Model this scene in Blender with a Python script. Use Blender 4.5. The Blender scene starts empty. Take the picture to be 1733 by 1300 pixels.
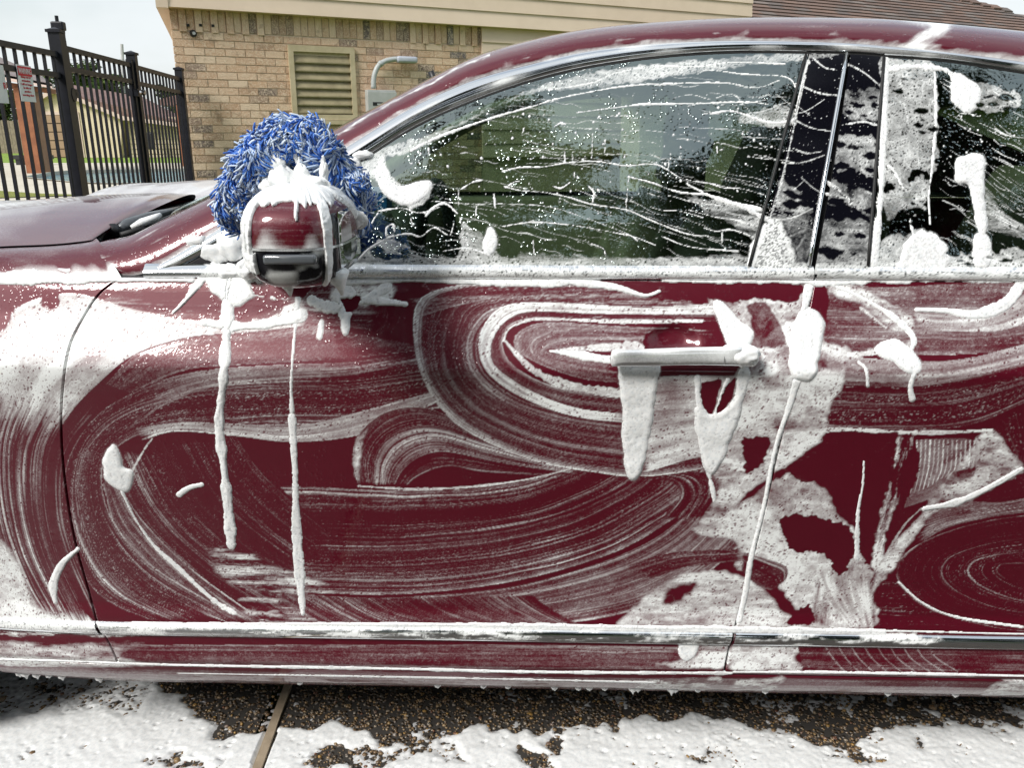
import bpy, bmesh, math, random
import numpy as np
from mathutils import Vector, Matrix
random.seed(7); RNG = np.random.default_rng(11)
sc = bpy.context.scene
# ------------------------------------------------------------------ camera, light, exposure
F_PX, PITCH, CH = 1400.0, math.radians(16.77), 1.16
cam_d = bpy.data.cameras.new('camera'); cam = bpy.data.objects.new('camera', cam_d)
sc.collection.objects.link(cam); sc.camera = cam
cam.location = (0, 0, CH); cam.rotation_euler = (math.pi/2 - PITCH, 0, 0)
cam_d.sensor_width = 36; cam_d.lens = 36*F_PX/1733; cam_d.clip_start = 0.02; cam_d.clip_end = 900
SUN_EL, SUN_AZ = math.radians(42), math.radians(223)
wd = bpy.data.worlds.new('World'); sc.world = wd; wd.use_nodes = True
nt = wd.node_tree; N = nt.nodes; L = nt.links
bg = N['Background']
sky = N.new('ShaderNodeTexSky'); sky.sky_type = 'NISHITA'; sky.sun_disc = False
sky.sun_elevation = SUN_EL; sky.sun_rotation = SUN_AZ; sky.air_density = 1.3; sky.dust_density = 2.5
tc = N.new('ShaderNodeTexCoord'); mp = N.new('ShaderNodeMapping'); mp.inputs['Scale'].default_value = (1, 1, 2.4)
no = N.new('ShaderNodeTexNoise'); no.inputs['Scale'].default_value = 2.2; no.inputs['Detail'].default_value = 5; no.inputs['Roughness'].default_value = .55
cr = N.new('ShaderNodeMapRange'); cr.interpolation_type = 'SMOOTHSTEP'
for k, v in (('From Min', .34), ('From Max', .62), ('To Min', .42), ('To Max', .93)): cr.inputs[k].default_value = v
mx = N.new('ShaderNodeMix'); mx.data_type = 'RGBA'; mx.inputs['B'].default_value = (5.5, 5.8, 5.95, 1)
L.new(tc.outputs['Generated'], mp.inputs['Vector']); L.new(mp.outputs[0], no.inputs['Vector']); L.new(no.outputs['Fac'], cr.inputs['Value'])
L.new(cr.outputs[0], mx.inputs['Factor']); L.new(sky.outputs[0], mx.inputs['A']); L.new(mx.outputs['Result'], bg.inputs[0])
bg.inputs[1].default_value = 0.10
sd = bpy.data.lights.new('sun', 'SUN'); sd.energy = 2.15; sd.angle = math.radians(18); sd.color = (1, .975, .94)
so = bpy.data.objects.new('sun', sd); sc.collection.objects.link(so)
# light from behind the camera, from the sky's own direction
_sd = Vector((math.sin(SUN_AZ)*math.cos(SUN_EL), math.cos(SUN_AZ)*math.cos(SUN_EL), math.sin(SUN_EL)))
so.rotation_euler = _sd.to_track_quat('Z', 'Y').to_euler()
vs = sc.view_settings; vs.view_transform = 'Standard'; vs.look = 'None'; vs.gamma = 1; vs.use_curve_mapping = False; vs.exposure = 0.74
sc.cycles.max_bounces = 8; sc.cycles.transparent_max_bounces = 16; sc.cycles.caustics_reflective = False; sc.cycles.caustics_refractive = False

# ------------------------------------------------------------------ helpers
CP, SP = math.cos(PITCH), math.sin(PITCH)
def ray(px, py):
    v = (650-py)/F_PX
    return (px-866.5)/F_PX, CP+v*SP, -SP+v*CP
def P(px, py, Y):
    a, b, c = ray(px, py); t = Y/b
    return (a*t, Y, CH+c*t)
def Pz(px, py, z):
    a, b, c = ray(px, py); t = (z-CH)/c
    return (a*t, b*t, z)
def Pplane(px, py, p0, n):
    a, b, c = ray(px, py); d = a*n[0]+b*n[1]+c*n[2]
    t = (p0[0]*n[0]+p0[1]*n[1]+(p0[2]-CH)*n[2])/d
    return (a*t, b*t, CH+c*t)
def link(o, parent=None):
    sc.collection.objects.link(o)
    if parent: adopt(o, parent)
    return o
def tag(o, label=None, cat=None, group=None, kind=None):
    if label: o['label'] = label
    if cat: o['category'] = cat
    if group: o['group'] = group
    if kind: o['kind'] = kind
    return o
def empty(name, loc=(0, 0, 0), rz=0):
    o = bpy.data.objects.new(name, None); o.empty_display_size = .1; o.location = loc; o.rotation_euler = (0, 0, rz)
    return link(o)
def mesh_obj(name, verts, faces, mat, parent=None, smooth=False, attrs=None):
    me = bpy.data.meshes.new(name)
    verts = np.asarray(verts, dtype=np.float32).reshape(-1, 3)
    if isinstance(faces, np.ndarray):
        nf, k = faces.shape
        me.vertices.add(len(verts)); me.vertices.foreach_set('co', verts.ravel())
        me.loops.add(nf*k); me.polygons.add(nf)
        me.loops.foreach_set('vertex_index', faces.astype(np.int32).ravel())
        me.polygons.foreach_set('loop_start', np.arange(0, nf*k, k, dtype=np.int32))
        me.update(calc_edges=True)
    else:
        me.from_pydata(verts.tolist(), [], faces); me.update()
    if smooth: me.polygons.foreach_set('use_smooth', np.ones(len(me.polygons), dtype=bool))
    for k, a in (attrs or {}).items():
        at = me.attributes.new(k, 'FLOAT', 'POINT'); at.data.foreach_set('value', np.asarray(a, dtype=np.float32).ravel())
    if mat: me.materials.append(mat)
    return link(bpy.data.objects.new(name, me), parent)
def grid_faces(nr, nc, mask=None, flip=False):
    i = np.arange(nr*nc).reshape(nr, nc)
    f = np.stack([i[:-1, :-1], i[:-1, 1:], i[1:, 1:], i[1:, :-1]], -1)
    if flip: f = f[..., ::-1]
    f = f.reshape(-1, 4)
    if mask is not None: f = f[mask.ravel()]
    return f
def grid_obj(name, V, mat, parent=None, attrs=None, mask=None, flip=False, smooth=True):
    nr, nc = V.shape[:2]; f = grid_faces(nr, nc, mask, flip); V = V.reshape(-1, 3); attrs = {k: np.asarray(a).ravel() for k, a in (attrs or {}).items()}
    if mask is not None:
        used = np.unique(f); rm = np.zeros(len(V), dtype=np.int64); rm[used] = np.arange(len(used))
        f = rm[f]; V = V[used]; attrs = {k: a[used] for k, a in attrs.items()}
    return mesh_obj(name, V, f, mat, parent, smooth, attrs)
class MB:
    def __init__(s): s.v = []; s.f = []
    def add(s, v, f):
        n = len(s.v); s.v += [tuple(p) for p in v]; s.f += [tuple(i+n for i in q) for q in f]; return s
    def box(s, a, b, M=None):
        v = [(x, y, z) for x in (a[0], b[0]) for y in (a[1], b[1]) for z in (a[2], b[2])]
        if M is not None: v = [tuple(M @ Vector(p)) for p in v]
        return s.add(v, [(0, 1, 3, 2), (4, 6, 7, 5), (0, 4, 5, 1), (2, 3, 7, 6), (0, 2, 6, 4), (1, 5, 7, 3)])
    def bbox(s, a, b, r, M=None):   # box with bevelled edges
        bm = bmesh.new(); bmesh.ops.create_cube(bm, size=1)
        for v in bm.verts: v.co = Vector([(a[i]+b[i])/2+v.co[i]*(b[i]-a[i]) for i in range(3)])
        bmesh.ops.bevel(bm, geom=bm.edges[:], offset=r, segments=2, affect='EDGES', profile=.6)
        v = [(M @ p.co if M is not None else p.co) for p in bm.verts]; f = [[q.index for q in g.verts] for g in bm.faces]; bm.free()
        return s.add(v, f)
    def tube(s, pts, r, n=8, cap=True):
        pts = [Vector(p) for p in pts]; rs = r if hasattr(r, '__len__') else [r]*len(pts); V = []; F = []; up = None
        for i, p in enumerate(pts):
            d = (pts[min(i+1, len(pts)-1)]-pts[max(i-1, 0)]).normalized()
            if up is None: up = Vector((0, 0, 1)) if abs(d.z) < .9 else Vector((1, 0, 0))
            a = d.cross(up).normalized(); b = a.cross(d).normalized(); up = b
            V += [p+(a*math.cos(t)+b*math.sin(t))*rs[i] for t in [2*math.pi*k/n for k in range(n)]]
        for i in range(len(pts)-1):
            for k in range(n): F.append((i*n+k, i*n+(k+1) % n, (i+1)*n+(k+1) % n, (i+1)*n+k))
        if cap: F += [tuple(range(n))[::-1], tuple(range((len(pts)-1)*n, len(pts)*n))]
        return s.add(V, F)
    def prism(s, poly, d):          # polygon (3D pts) extruded by vector d
        n = len(poly); v = [Vector(p) for p in poly]; w = [p+Vector(d) for p in v]
        return s.add(v+w, [tuple(range(n)), tuple(range(2*n-1, n-1, -1))]+[(i, i+n, (i+1) % n+n, (i+1) % n) for i in range(n)])
    def ball(s, c, r, n=8):
        V = [(c[0], c[1], c[2]+r[2])]; F = []; m = n*2
        for i in range(1, n):
            t = math.pi*i/n
            V += [(c[0]+r[0]*math.sin(t)*math.cos(2*math.pi*k/m), c[1]+r[1]*math.sin(t)*math.sin(2*math.pi*k/m), c[2]+r[2]*math.cos(t)) for k in range(m)]
        V.append((c[0], c[1], c[2]-r[2]))
        F += [(0, 1+k, 1+(k+1) % m) for k in range(m)]
        for i in range(n-2): F += [(1+i*m+k, 1+(i+1)*m+k, 1+(i+1)*m+(k+1) % m, 1+i*m+(k+1) % m) for k in range(m)]
        e = len(V)-1; F += [(e, 1+(n-2)*m+(k+1) % m, 1+(n-2)*m+k) for k in range(m)]
        return s.add(V, F)
    def build(s, name, mat, parent=None, smooth=False):
        return mesh_obj(name, s.v, s.f, mat, parent, smooth)
def parent_inv(p):
    M = Matrix.Translation(p.location) @ p.rotation_euler.to_matrix().to_4x4()
    return M.inverted()
def adopt(o, p):                     # keep world-space geometry under a moved empty
    o.parent = p
    if p.type == 'EMPTY': o.matrix_parent_inverse = parent_inv(p)
    return o
def spl(pts, n):                     # Catmull-Rom through the points, n samples by arc length
    p = np.asarray(pts, float); q = np.vstack([2*p[0]-p[1], p, 2*p[-1]-p[-2]]); out = []
    for i in range(len(p)-1):
        t = np.linspace(0, 1, 24, endpoint=False)[:, None]; a, b, c, d = q[i], q[i+1], q[i+2], q[i+3]
        out.append(.5*((2*b)+(c-a)*t+(2*a-5*b+4*c-d)*t**2+(3*b-a-3*c+d)*t**3))
    out = np.vstack(out+[p[-1:]]); s = np.r_[0, np.cumsum(np.linalg.norm(np.diff(out, axis=0), axis=1))]
    u = np.linspace(0, s[-1], n)
    return np.stack([np.interp(u, s, out[:, k]) for k in range(out.shape[1])], 1)
def splk(pts, n):                    # same, but uniform in control-point index
    p = np.asarray(pts, float); q = np.vstack([2*p[0]-p[1], p, 2*p[-1]-p[-2]])
    u = np.linspace(0, len(p)-1-1e-9, n); i = u.astype(int); t = (u-i)[:, None]; a, b, c, d = q[i], q[i+1], q[i+2], q[i+3]
    return .5*((2*b)+(c-a)*t+(2*a-5*b+4*c-d)*t**2+(3*b-a-3*c+d)*t**3)
def vnoise(h, w, cell, cw=None, rng=RNG):   # smooth value noise, -1..1
    cw = cw or cell; gh, gw = int(h/cell)+3, int(w/cw)+3; g = rng.uniform(-1, 1, (gh, gw))
    y = np.arange(h)/cell; x = np.arange(w)/cw; iy = y.astype(int); ix = x.astype(int)
    fy = (y-iy); fx = (x-ix); fy = (fy*fy*(3-2*fy))[:, None]; fx = (fx*fx*(3-2*fx))[None]
    a = g[iy][:, ix]; b = g[iy][:, ix+1]; c = g[iy+1][:, ix]; d = g[iy+1][:, ix+1]
    return (a*(1-fx)+b*fx)*(1-fy)+(c*(1-fx)+d*fx)*fy
def blur(a, r):
    if r < 1: return a
    k = np.hanning(2*r+3)[1:-1]; k /= k.sum()
    a = np.apply_along_axis(lambda m: np.convolve(m, k, 'same'), 0, a) if a.shape[0] < 300 else _bl(a, k)
    return _bl(a.T, k).T if True else a
def _bl(a, k):
    r = len(k)//2; p = np.pad(a, ((r, r), (0, 0)), 'edge'); o = np.zeros_like(a)
    for i, w in enumerate(k): o += w*p[i:i+a.shape[0]]
    return o

# ------------------------------------------------------------------ materials
def mat(name, col, rough=.6, metal=0, spec=.5, coat=0, **kw):
    m = bpy.data.materials.new(name); m.use_nodes = True; b = m.node_tree.nodes['Principled BSDF']
    b.inputs['Base Color'].default_value = (*col, 1); b.inputs['Roughness'].default_value = rough
    b.inputs['Metallic'].default_value = metal; b.inputs['Specular IOR Level'].default_value = spec; b.inputs['Coat Weight'].default_value = coat
    if coat: b.inputs['Coat Roughness'].default_value = kw.get('coatr', .04)
    return m
class NT:
    def __init__(s, m): s.t = m.node_tree; s.n = s.t.nodes; s.l = s.t.links; s.b = s.n.get('Principled BSDF')
    def new(s, ty, **kw):
        x = s.n.new(ty)
        for k, v in kw.items():
            if hasattr(x, k) and not k[0].isupper(): setattr(x, k, v)
            else: x.inputs[k.replace('_', ' ')].default_value = v
        return x
    def noise(s, scale, detail=3, rough=.5, vec=None, out='Fac'):
        x = s.new('ShaderNodeTexNoise', Scale=scale, Detail=detail, Roughness=rough)
        if vec is not None: s.l.new(vec, x.inputs['Vector'])
        return x.outputs[out]
    def pos(s, scale=(1, 1, 1), obj=False):
        g = s.n.new('ShaderNodeTexCoord').outputs['Object'] if obj else s.n.new('ShaderNodeNewGeometry').outputs['Position']
        m = s.n.new('ShaderNodeMapping'); m.inputs['Scale'].default_value = scale; s.l.new(g, m.inputs['Vector']); return m.outputs[0]
    def ramp(s, fac, stops):
        r = s.n.new('ShaderNodeValToRGB'); e = r.color_ramp.elements
        while len(e) < len(stops): e.new(.5)
        for q, (p, c) in zip(e, stops): q.position = p; q.color = (*c, 1) if len(c) == 3 else c
        s.l.new(fac, r.inputs[0]); return r.outputs[0]
    def rng(s, v, a, b, c=0, d=1, smooth=True):
        r = s.n.new('ShaderNodeMapRange'); r.interpolation_type = 'SMOOTHSTEP' if smooth else 'LINEAR'
        for k, q in zip(('From Min', 'From Max', 'To Min', 'To Max'), (a, b, c, d)): r.inputs[k].default_value = q
        s.l.new(v, r.inputs['Value']); return r.outputs[0]
    def math(s, op, a, b=None):
        m = s.n.new('ShaderNodeMath'); m.operation = op
        for i, q in enumerate((a, b)):
            if q is None: continue
            if isinstance(q, (int, float)): m.inputs[i].default_value = q
            else: s.l.new(q, m.inputs[i])
        return m.outputs[0]
    def mix(s, f, a, b, mode='MIX'):
        m = s.n.new('ShaderNodeMix'); m.data_type = 'RGBA'; m.blend_type = mode
        for k, q in (('Factor', f), ('A', a), ('B', b)):
            if isinstance(q, (int, float)): m.inputs[k].default_value = q
            elif isinstance(q, tuple): m.inputs[k].default_value = (*q, 1)
            else: s.l.new(q, m.inputs[k])
        return m.outputs['Result']
    def bump(s, h, dist, strength=1, to=None):
        b = s.n.new('ShaderNodeBump'); b.inputs['Distance'].default_value = dist; b.inputs['Strength'].default_value = strength
        s.l.new(h, b.inputs['Height'])
        for q in (to or [s.b]): s.l.new(b.outputs[0], q.inputs['Normal'])
        return b.outputs[0]
    def col(s, c): s.l.new(c, s.b.inputs['Base Color'])
    def rough(s, c): s.l.new(c, s.b.inputs['Roughness'])
    def attr(s, n):
        a = s.n.new('ShaderNodeAttribute'); a.attribute_name = n; return a
def noisy(name, c1, c2, scale, rough=.7, bumpd=0, bs=None, **kw):
    m = mat(name, c1, rough, **kw); t = NT(m); p = t.pos(obj=True)
    t.col(t.mix(t.rng(t.noise(scale, 4, .6, p), .35, .65), c1, c2))
    if bumpd: t.bump(t.noise(bs or scale*3, 4, .6, p), bumpd)
    return m
def foam_over(m, beads=True, film_alpha=1.0):
    """mix soap foam over a surface by the 'foam' thickness stored on its vertices"""
    t = NT(m); out = t.n['Material Output']; src = out.inputs['Surface'].links[0].from_socket
    p = t.pos()
    f = t.attr('foam').outputs['Fac']
    grain = t.noise(900, 2, .6, p); g2 = t.noise(260, 3, .6, p)
    v = t.math('ADD', f, t.math('MULTIPLY', t.math('SUBTRACT', grain, .5), .35))
    v = t.math('ADD', v, t.math('MULTIPLY', t.math('SUBTRACT', g2, .5), .22))
    fac = t.rng(v, .13, 1.0, 0, 1, smooth=False)
    fac = t.math('POWER', fac, 1.18)
    fb = t.new('ShaderNodeBsdfPrincipled'); fb.inputs['Base Color'].default_value = (.88, .90, .89, 1)
    fb.inputs['Roughness'].default_value = .42; fb.inputs['Specular IOR Level'].default_value = .35
    b = t.n.new('ShaderNodeBump'); b.inputs['Distance'].default_value = .0006; b.inputs['Strength'].default_value = .25
    t.l.new(v, b.inputs['Height']); t.l.new(b.outputs[0], fb.inputs['Normal'])
    ms = t.n.new('ShaderNodeMixShader'); t.l.new(fac, ms.inputs[0]); t.l.new(src, ms.inputs[1]); t.l.new(fb.outputs[0], ms.inputs[2])
    t.l.new(ms.outputs[0], out.inputs['Surface'])
    return m
def make_paint(name, foam=True, bead=.0):
    m = mat(name, (.09, .001, .006), .45, .18, .3, .85); t = NT(m); p = t.pos()
    fl = t.noise(2600, 1, .5, p)
    t.col(t.mix(t.rng(fl, .3, .7), (.078, .0, .0072), (.115, .0002, .013)))
    wet = t.noise(55, 3, .6, p)
    # water film and beads left on the clear coat
    vz = t.new('ShaderNodeTexVoronoi', Scale=150.0, Randomness=1.0); t.l.new(p, vz.inputs['Vector'])
    dr = t.math('MULTIPLY', t.rng(vz.outputs['Distance'], .42, .12), t.rng(t.noise(22, 2, .5, p), .50, .62))
    b = t.n.new('ShaderNodeBump'); b.inputs['Distance'].default_value = .0016; b.inputs['Strength'].default_value = .35+bead
    h = t.math('ADD', t.math('MULTIPLY', wet, .35), dr); t.l.new(h, b.inputs['Height'])
    t.l.new(b.outputs[0], t.b.inputs['Coat Normal'])
    if foam: foam_over(m)
    return m
PAINT = make_paint('wet_dark_red_paint'); PAINT_CLEAN = make_paint('beaded_dark_red_paint', False, .4)
def make_foam(name):
    m = mat(name, (.84, .86, .86), .38, spec=.4); t = NT(m); p = t.pos()
    vz = t.new('ShaderNodeTexVoronoi', Scale=420.0); t.l.new(p, vz.inputs['Vector'])
    h = t.math('ADD', t.noise(500, 3, .6, p), t.math('MULTIPLY', t.rng(vz.outputs['Distance'], .0, .35), .6))
    t.bump(h, .0005, .25)
    t.col(t.mix(t.rng(t.noise(160, 4, .65, p), .3, .6), (.78, .81, .82), (.92, .93, .92)))
    pit = t.attr('pit').outputs['Fac']; c0 = t.b.inputs['Base Color'].links[0].from_socket; t.col(t.mix(t.math('MULTIPLY', pit, .75), c0, (.34, .33, .34)))
    t.b.inputs['Subsurface Weight'].default_value = .25; t.b.inputs['Subsurface Radius'].default_value = (.004, .004, .004)
    return m
FOAM = make_foam('white_soap_foam')
CHROME = foam_over(mat('chrome', (.78, .80, .82), .07, 1.0)); CHROME_CLEAN = mat('clean_chrome', (.75, .77, .78), .08, 1)
BLACK = noisy('black_plastic', (.012, .012, .014), (.02, .02, .022), 60, .45)
RUBBER = mat('black_rubber', (.01, .01, .01), .6)
PIANO = foam_over(mat('gloss_black_pillar', (.004, .004, .007), .10, spec=.35))
def make_glass(name, foam, tint=(.40, .52, .43, 1), ior=3.0):
    m = bpy.data.materials.new(name); m.use_nodes = True; t = NT(m); n = t.n; n.remove(t.b)
    tr = n.new('ShaderNodeBsdfTransparent'); tr.inputs[0].default_value = tint
    gl = n.new('ShaderNodeBsdfGlossy'); gl.inputs['Roughness'].default_value = .012; gl.inputs[0].default_value = (.86, 1, .98, 1)
    lw = n.new('ShaderNodeFresnel'); lw.inputs[0].default_value = ior
    p = t.pos(); vz = t.new('ShaderNodeTexVoronoi', Scale=170.0); t.l.new(p, vz.inputs['Vector'])
    dr = t.math('MULTIPLY', t.rng(vz.outputs['Distance'], .36, .1), t.rng(t.noise(18, 2, .5, p), .5, .62))
    b = n.new('ShaderNodeBump'); b.inputs['Distance'].default_value = .001; b.inputs['Strength'].default_value = .5
    h = t.math('ADD', t.math('MULTIPLY', t.noise(26, 3, .6, p), .9), dr); t.l.new(h, b.inputs['Height']); t.l.new(b.outputs[0], gl.inputs['Normal'])
    ms = n.new('ShaderNodeMixShader'); t.l.new(lw.outputs[0], ms.inputs[0]); t.l.new(tr.outputs[0], ms.inputs[1]); t.l.new(gl.outputs[0], ms.inputs[2])
    t.l.new(ms.outputs[0], n['Material Output'].inputs['Surface'])
    if foam: foam_over(m)
    return m
GLASS = make_glass('wet_tinted_glass', True); GLASS_CLEAN = make_glass('tinted_glass', False, (.46, .55, .48, 1), 1.6)
# ------------------------------------------------------------------ car side surfaces
CARY = 2.17                                      # the car's centre line
_pz = np.array([.150, .185, .205, .225, .250, .259, .2605, .300, .345, .370, .420, .500, .600, .700, .770, .798, .812, .826, .850, .890, .925, .945, .985])
_py = np.array([.090, .050, .024, .010, .002, .002, -.002, .004, .006, .012, .012, .006, -.004, -.012, -.020, -.024, -.0245, -.019, -.006, .015, .030, .040, .060])
_zz = np.arange(.15, .985, .0005); _yy = np.interp(_zz, _pz, _py)
_ky = np.hanning(37); _ky /= _ky.sum(); _yp = np.convolve(np.pad(_yy, 18, 'edge'), _ky, 'valid')
def plan(x):
    x = np.asarray(x, float)
    return -.028*np.clip(x, -3, 1.2) + .13*np.maximum(0, -x-.62)**2 + .10*np.maximum(0, x-1.2)**2
def S(x, z): return 1.25 + np.interp(z, _zz, _yp) + plan(x)
def G(x, z):
    q = np.asarray(z, float)-.95
    return 1.287 + .37*q + .30*np.maximum(q, 0)**2 + plan(x) + .05*np.maximum(0, -np.asarray(x, float)-.1)**2
def on(px, py, srf, off=0.0):
    a, b, c = ray(px, py); Y = 1.27
    for _ in range(7): t = Y/b; Y = float(srf(a*t, CH+c*t)) + off
    t = Y/b; return (a*t, Y, CH+c*t)
def on_np(pts, srf):
    p = np.asarray(pts, float)
    if srf == 'ground':
        v = (650-p[:, 1])/F_PX; a = (p[:, 0]-866.5)/F_PX; t = -CH/(-SP+v*CP); return np.stack([a*t, (CP+v*SP)*t], 1)
    v = (650-p[:, 1])/F_PX; a = (p[:, 0]-866.5)/F_PX; b = CP+v*SP; c = -SP+v*CP; Y = np.full(len(p), 1.27)
    for _ in range(7): t = Y/b; Y = srf(a*t, CH+c*t)
    t = Y/b; return np.stack([a*t, CH+c*t], 1)

# ------------------------------------------------------------------ soap foam, laid down stroke by stroke on the panels (metres along x and z)
class Canvas:
    def __init__(s, x0, x1, z0, z1, srf, res=.0008):
        s.x0, s.z0, s.res, s.srf = x0, z0, res, srf; s.w = int((x1-x0)/res); s.h = int((z1-z0)/res)
        s.F = np.zeros((s.h, s.w)); s.H = np.zeros((s.h, s.w)); s.I = np.zeros((s.h, s.w), np.int16); s.rng = np.random.default_rng(5)
    def idx(s, xz): return ((xz[..., 1]-s.z0)/s.res).astype(int), ((xz[..., 0]-s.x0)/s.res).astype(int)
    def ok(s, iz, ix): return (iz >= 0) & (iz < s.h) & (ix >= 0) & (ix < s.w)
    def profile(s, m, step, dens):       # bristle marks across a stroke
        r = s.rng; a = np.zeros(m)
        for sc_, w in ((.8, .34), (1.5, .5), (3.2, .5), (8, .36), (22, .34), (45, .2)):
            k = max(1, int(sc_/step)); g = r.normal(0, 1, m//k+3); a += w*np.interp(np.arange(m)/k, np.arange(len(g)), g)
        a = (a-a.mean())/a.std(); return np.clip((a-dens)*.75, 0, 1.6)
    def ribbon(s, A, B, base=.1, amp=.55, dens=.55, edge=(.5, .5), ew=(3, 3), fade=(.06, .06), drop=.25, tone=None, wob=1.0, mode='rep'):
        A = on_np(spl(A, 60), s.srf); B = on_np(spl(B, 60), s.srf)
        ln = max(np.linalg.norm(np.diff(A, axis=0), axis=1).sum(), np.linalg.norm(np.diff(B, axis=0), axis=1).sum()); wd_ = np.linalg.norm(A-B, axis=1).max()
        ns, nu = int(ln/.0005), max(6, int(wd_/.0005)); st = wd_*1000/nu
        ks = np.linspace(0, 59, ns); A = np.stack([np.interp(ks, np.arange(60), A[:, k]) for k in (0, 1)], 1); B = np.stack([np.interp(ks, np.arange(60), B[:, k]) for k in (0, 1)], 1)
        u = np.linspace(0, 1, nu)
        pts = A[:, None]*(1-u[None, :, None]) + B[:, None]*u[None, :, None]
        l1, l2, l3 = (s.profile(nu, st, dens) for _ in range(3)); T = np.zeros((ns, nu)); sv = np.arange(ns)*.5
        w = (.5+.5*vnoise(ns, 1, max(60, ns/4), 1, s.rng)[:, :1]); w2 = (.5+.5*vnoise(ns, nu, max(80, ns/6), max(4, nu/9), s.rng))
        uu = u[None]*nu + wob*vnoise(ns, nu, 160, 30, s.rng)*5
        g = lambda l: np.interp(uu.ravel(), np.arange(nu), l).reshape(ns, nu)
        T = g(l1)*w + g(l2)*(1-w); T = T*(.35+.9*w2) + .35*g(l3)*(1-w2)
        T = base*(.6+.8*w2) + amp*T
        if drop:                                  # rows of tiny droplets along the stroke
            d = vnoise(ns, nu, 5, 2.2, s.rng); m = g(s.profile(nu, st, .2)) > .15
            T += drop*np.clip((d-.35)*3, 0, 1)*m
        du = u[None]*wd_*1000
        if edge[0]: T = T+edge[0]*np.exp(-(du/ew[0])**2)*(.6+.5*vnoise(ns, 1, 60, 1, s.rng)[:, :1])
        if edge[1]: T = T+edge[1]*np.exp(-((wd_*1000-du)/ew[1])**2)*(.6+.5*vnoise(ns, 1, 60, 1, s.rng)[:, :1])
        if tone is not None:
            tn = np.asarray(tone, float); T = T*np.interp(u, np.linspace(0, 1, len(tn)), tn)[None]
        t = sv/sv[-1]; al = np.ones(ns)
        if fade[0]: al = np.minimum(al, t/fade[0])
        if fade[1]: al = np.minimum(al, (1-t)/fade[1])
        jit = vnoise(ns, nu, 60, 5, s.rng)*.45; al = np.clip(al[:, None]*1.3+jit*(al[:, None] < 1), 0, 1)
        iz, ix = s.idx(pts); k = s.ok(iz, ix); iz, ix, T, al = iz[k], ix[k], T[k], al[k]
        if mode == 'rep': s.F[iz, ix] = s.F[iz, ix]*(1-al)+T*al
        else: s.F[iz, ix] = np.maximum(s.F[iz, ix], T*al)
    def mask(s, poly, rough=3.0, soft=2, cell=9):
        p = on_np(spl(list(poly)+[poly[0]], 40+10*len(poly)), s.srf); iz, ix = s.idx(p)
        pad = 14; x0, x1 = max(0, ix.min()-pad), min(s.w, ix.max()+pad); z0, z1 = max(0, iz.min()-pad), min(s.h, iz.max()+pad)
        if x1 <= x0 or z1 <= z0: return None
        h, w = z1-z0, x1-x0; yy, xx = np.mgrid[z0:z1, x0:x1].astype(float)
        if rough:
            k = 1/.8; xx = xx+rough*k*(vnoise(h, w, cell, None, s.rng)+.5*vnoise(h, w, cell/2.5, None, s.rng)); yy = yy+rough*k*(vnoise(h, w, cell, None, s.rng)+.5*vnoise(h, w, cell/2.5, None, s.rng))
        ins = np.zeros((h, w), bool); px = (p[:, 0]-s.x0)/s.res; pz = (p[:, 1]-s.z0)/s.res
        for i in range(len(p)):
            j = (i+1) % len(p); a, b = pz[i], pz[j]
            if a == b: continue
            c = (a > yy) != (b > yy); ins ^= c & (xx < (px[j]-px[i])*(yy-a)/(b-a)+px[i])
        m = ins.astype(float)
        return (slice(z0, z1), slice(x0, x1)), (blur(m, soft) if soft else m)
    def patch(s, poly, val=.8, var=.25, rough=3, soft=2, streak=(14, 14), mode='max', rim=0.0, cell=9):
        r = s.mask(poly, rough, soft*2+2 if s.srf is S else soft, cell)
        if r is None: return
        sl, m = r; h, w = m.shape
        k2 = 2.1 if s.srf is S else 1.4
        n1 = vnoise(h, w, streak[1]*2.6, streak[0]*2.6, s.rng); n2 = vnoise(h, w, streak[1]*1.2, streak[0]*1.2, s.rng)
        t = val+var*k2*(.8*n1+.5*n2+.35*vnoise(h, w, streak[1]/3, streak[0]/3, s.rng))
        if s.srf != 'ground': t = t+.30*np.exp(-((n1+.35*n2)/.07)**2)*(.5+.5*n2)+.14*np.exp(-(n2/.10)**2)-.06
        t = t*(.55+.45*np.clip(blur(m, 12)*1.25-.1, 0, 1))+var*.35*vnoise(h, w, 3, 5, s.rng)
        if rim: b = blur(m, 5); t = t+rim*np.clip(1-np.abs(b-.55)*3, 0, 1)
        s.F[sl] = np.maximum(s.F[sl], m*t) if mode == 'max' else s.F[sl]*(1-m)+m*t
    def hole(s, poly, rough=3, soft=1, keep=.0, cell=9):
        r = s.mask(poly, rough, soft, cell)
        if r: sl, m = r; s.F[sl] *= 1-m*(1-keep); s.H[sl] *= 1-m
    def line(s, pts, wd_, val=.9, thick=0.0, rag=.25, idn=1, lump=.3):
        """pts in px, wd_ half width(s) in mm, thick in mm"""
        p = on_np(spl(pts, 80), s.srf); ln = np.linalg.norm(np.diff(p, axis=0), axis=1).sum(); n = max(8, int(ln/.0005))
        k = np.linspace(0, 79, n); p = np.stack([np.interp(k, np.arange(80), p[:, i]) for i in (0, 1)], 1)
        wv = np.interp(np.linspace(0, 1, n), np.linspace(0, 1, len(wd_)) if hasattr(wd_, '__len__') else [0, 1], wd_ if hasattr(wd_, '__len__') else [wd_, wd_])
        wv = wv*(1+rag*(.35 if thick > 1 else 1)*vnoise(n, 1, 9, 1, s.rng)[:, 0]+rag*vnoise(n, 1, 34, 1, s.rng)[:, 0]+rag*.8*vnoise(n, 1, 110, 1, s.rng)[:, 0])
        ar = np.minimum(np.arange(n), n-1-np.arange(n))*.5; wv = wv*np.sqrt(np.clip(1-np.clip(1-(ar+.3)/np.maximum(wv*1.3, .8), 0, 1)**2, 0, 1))
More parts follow.
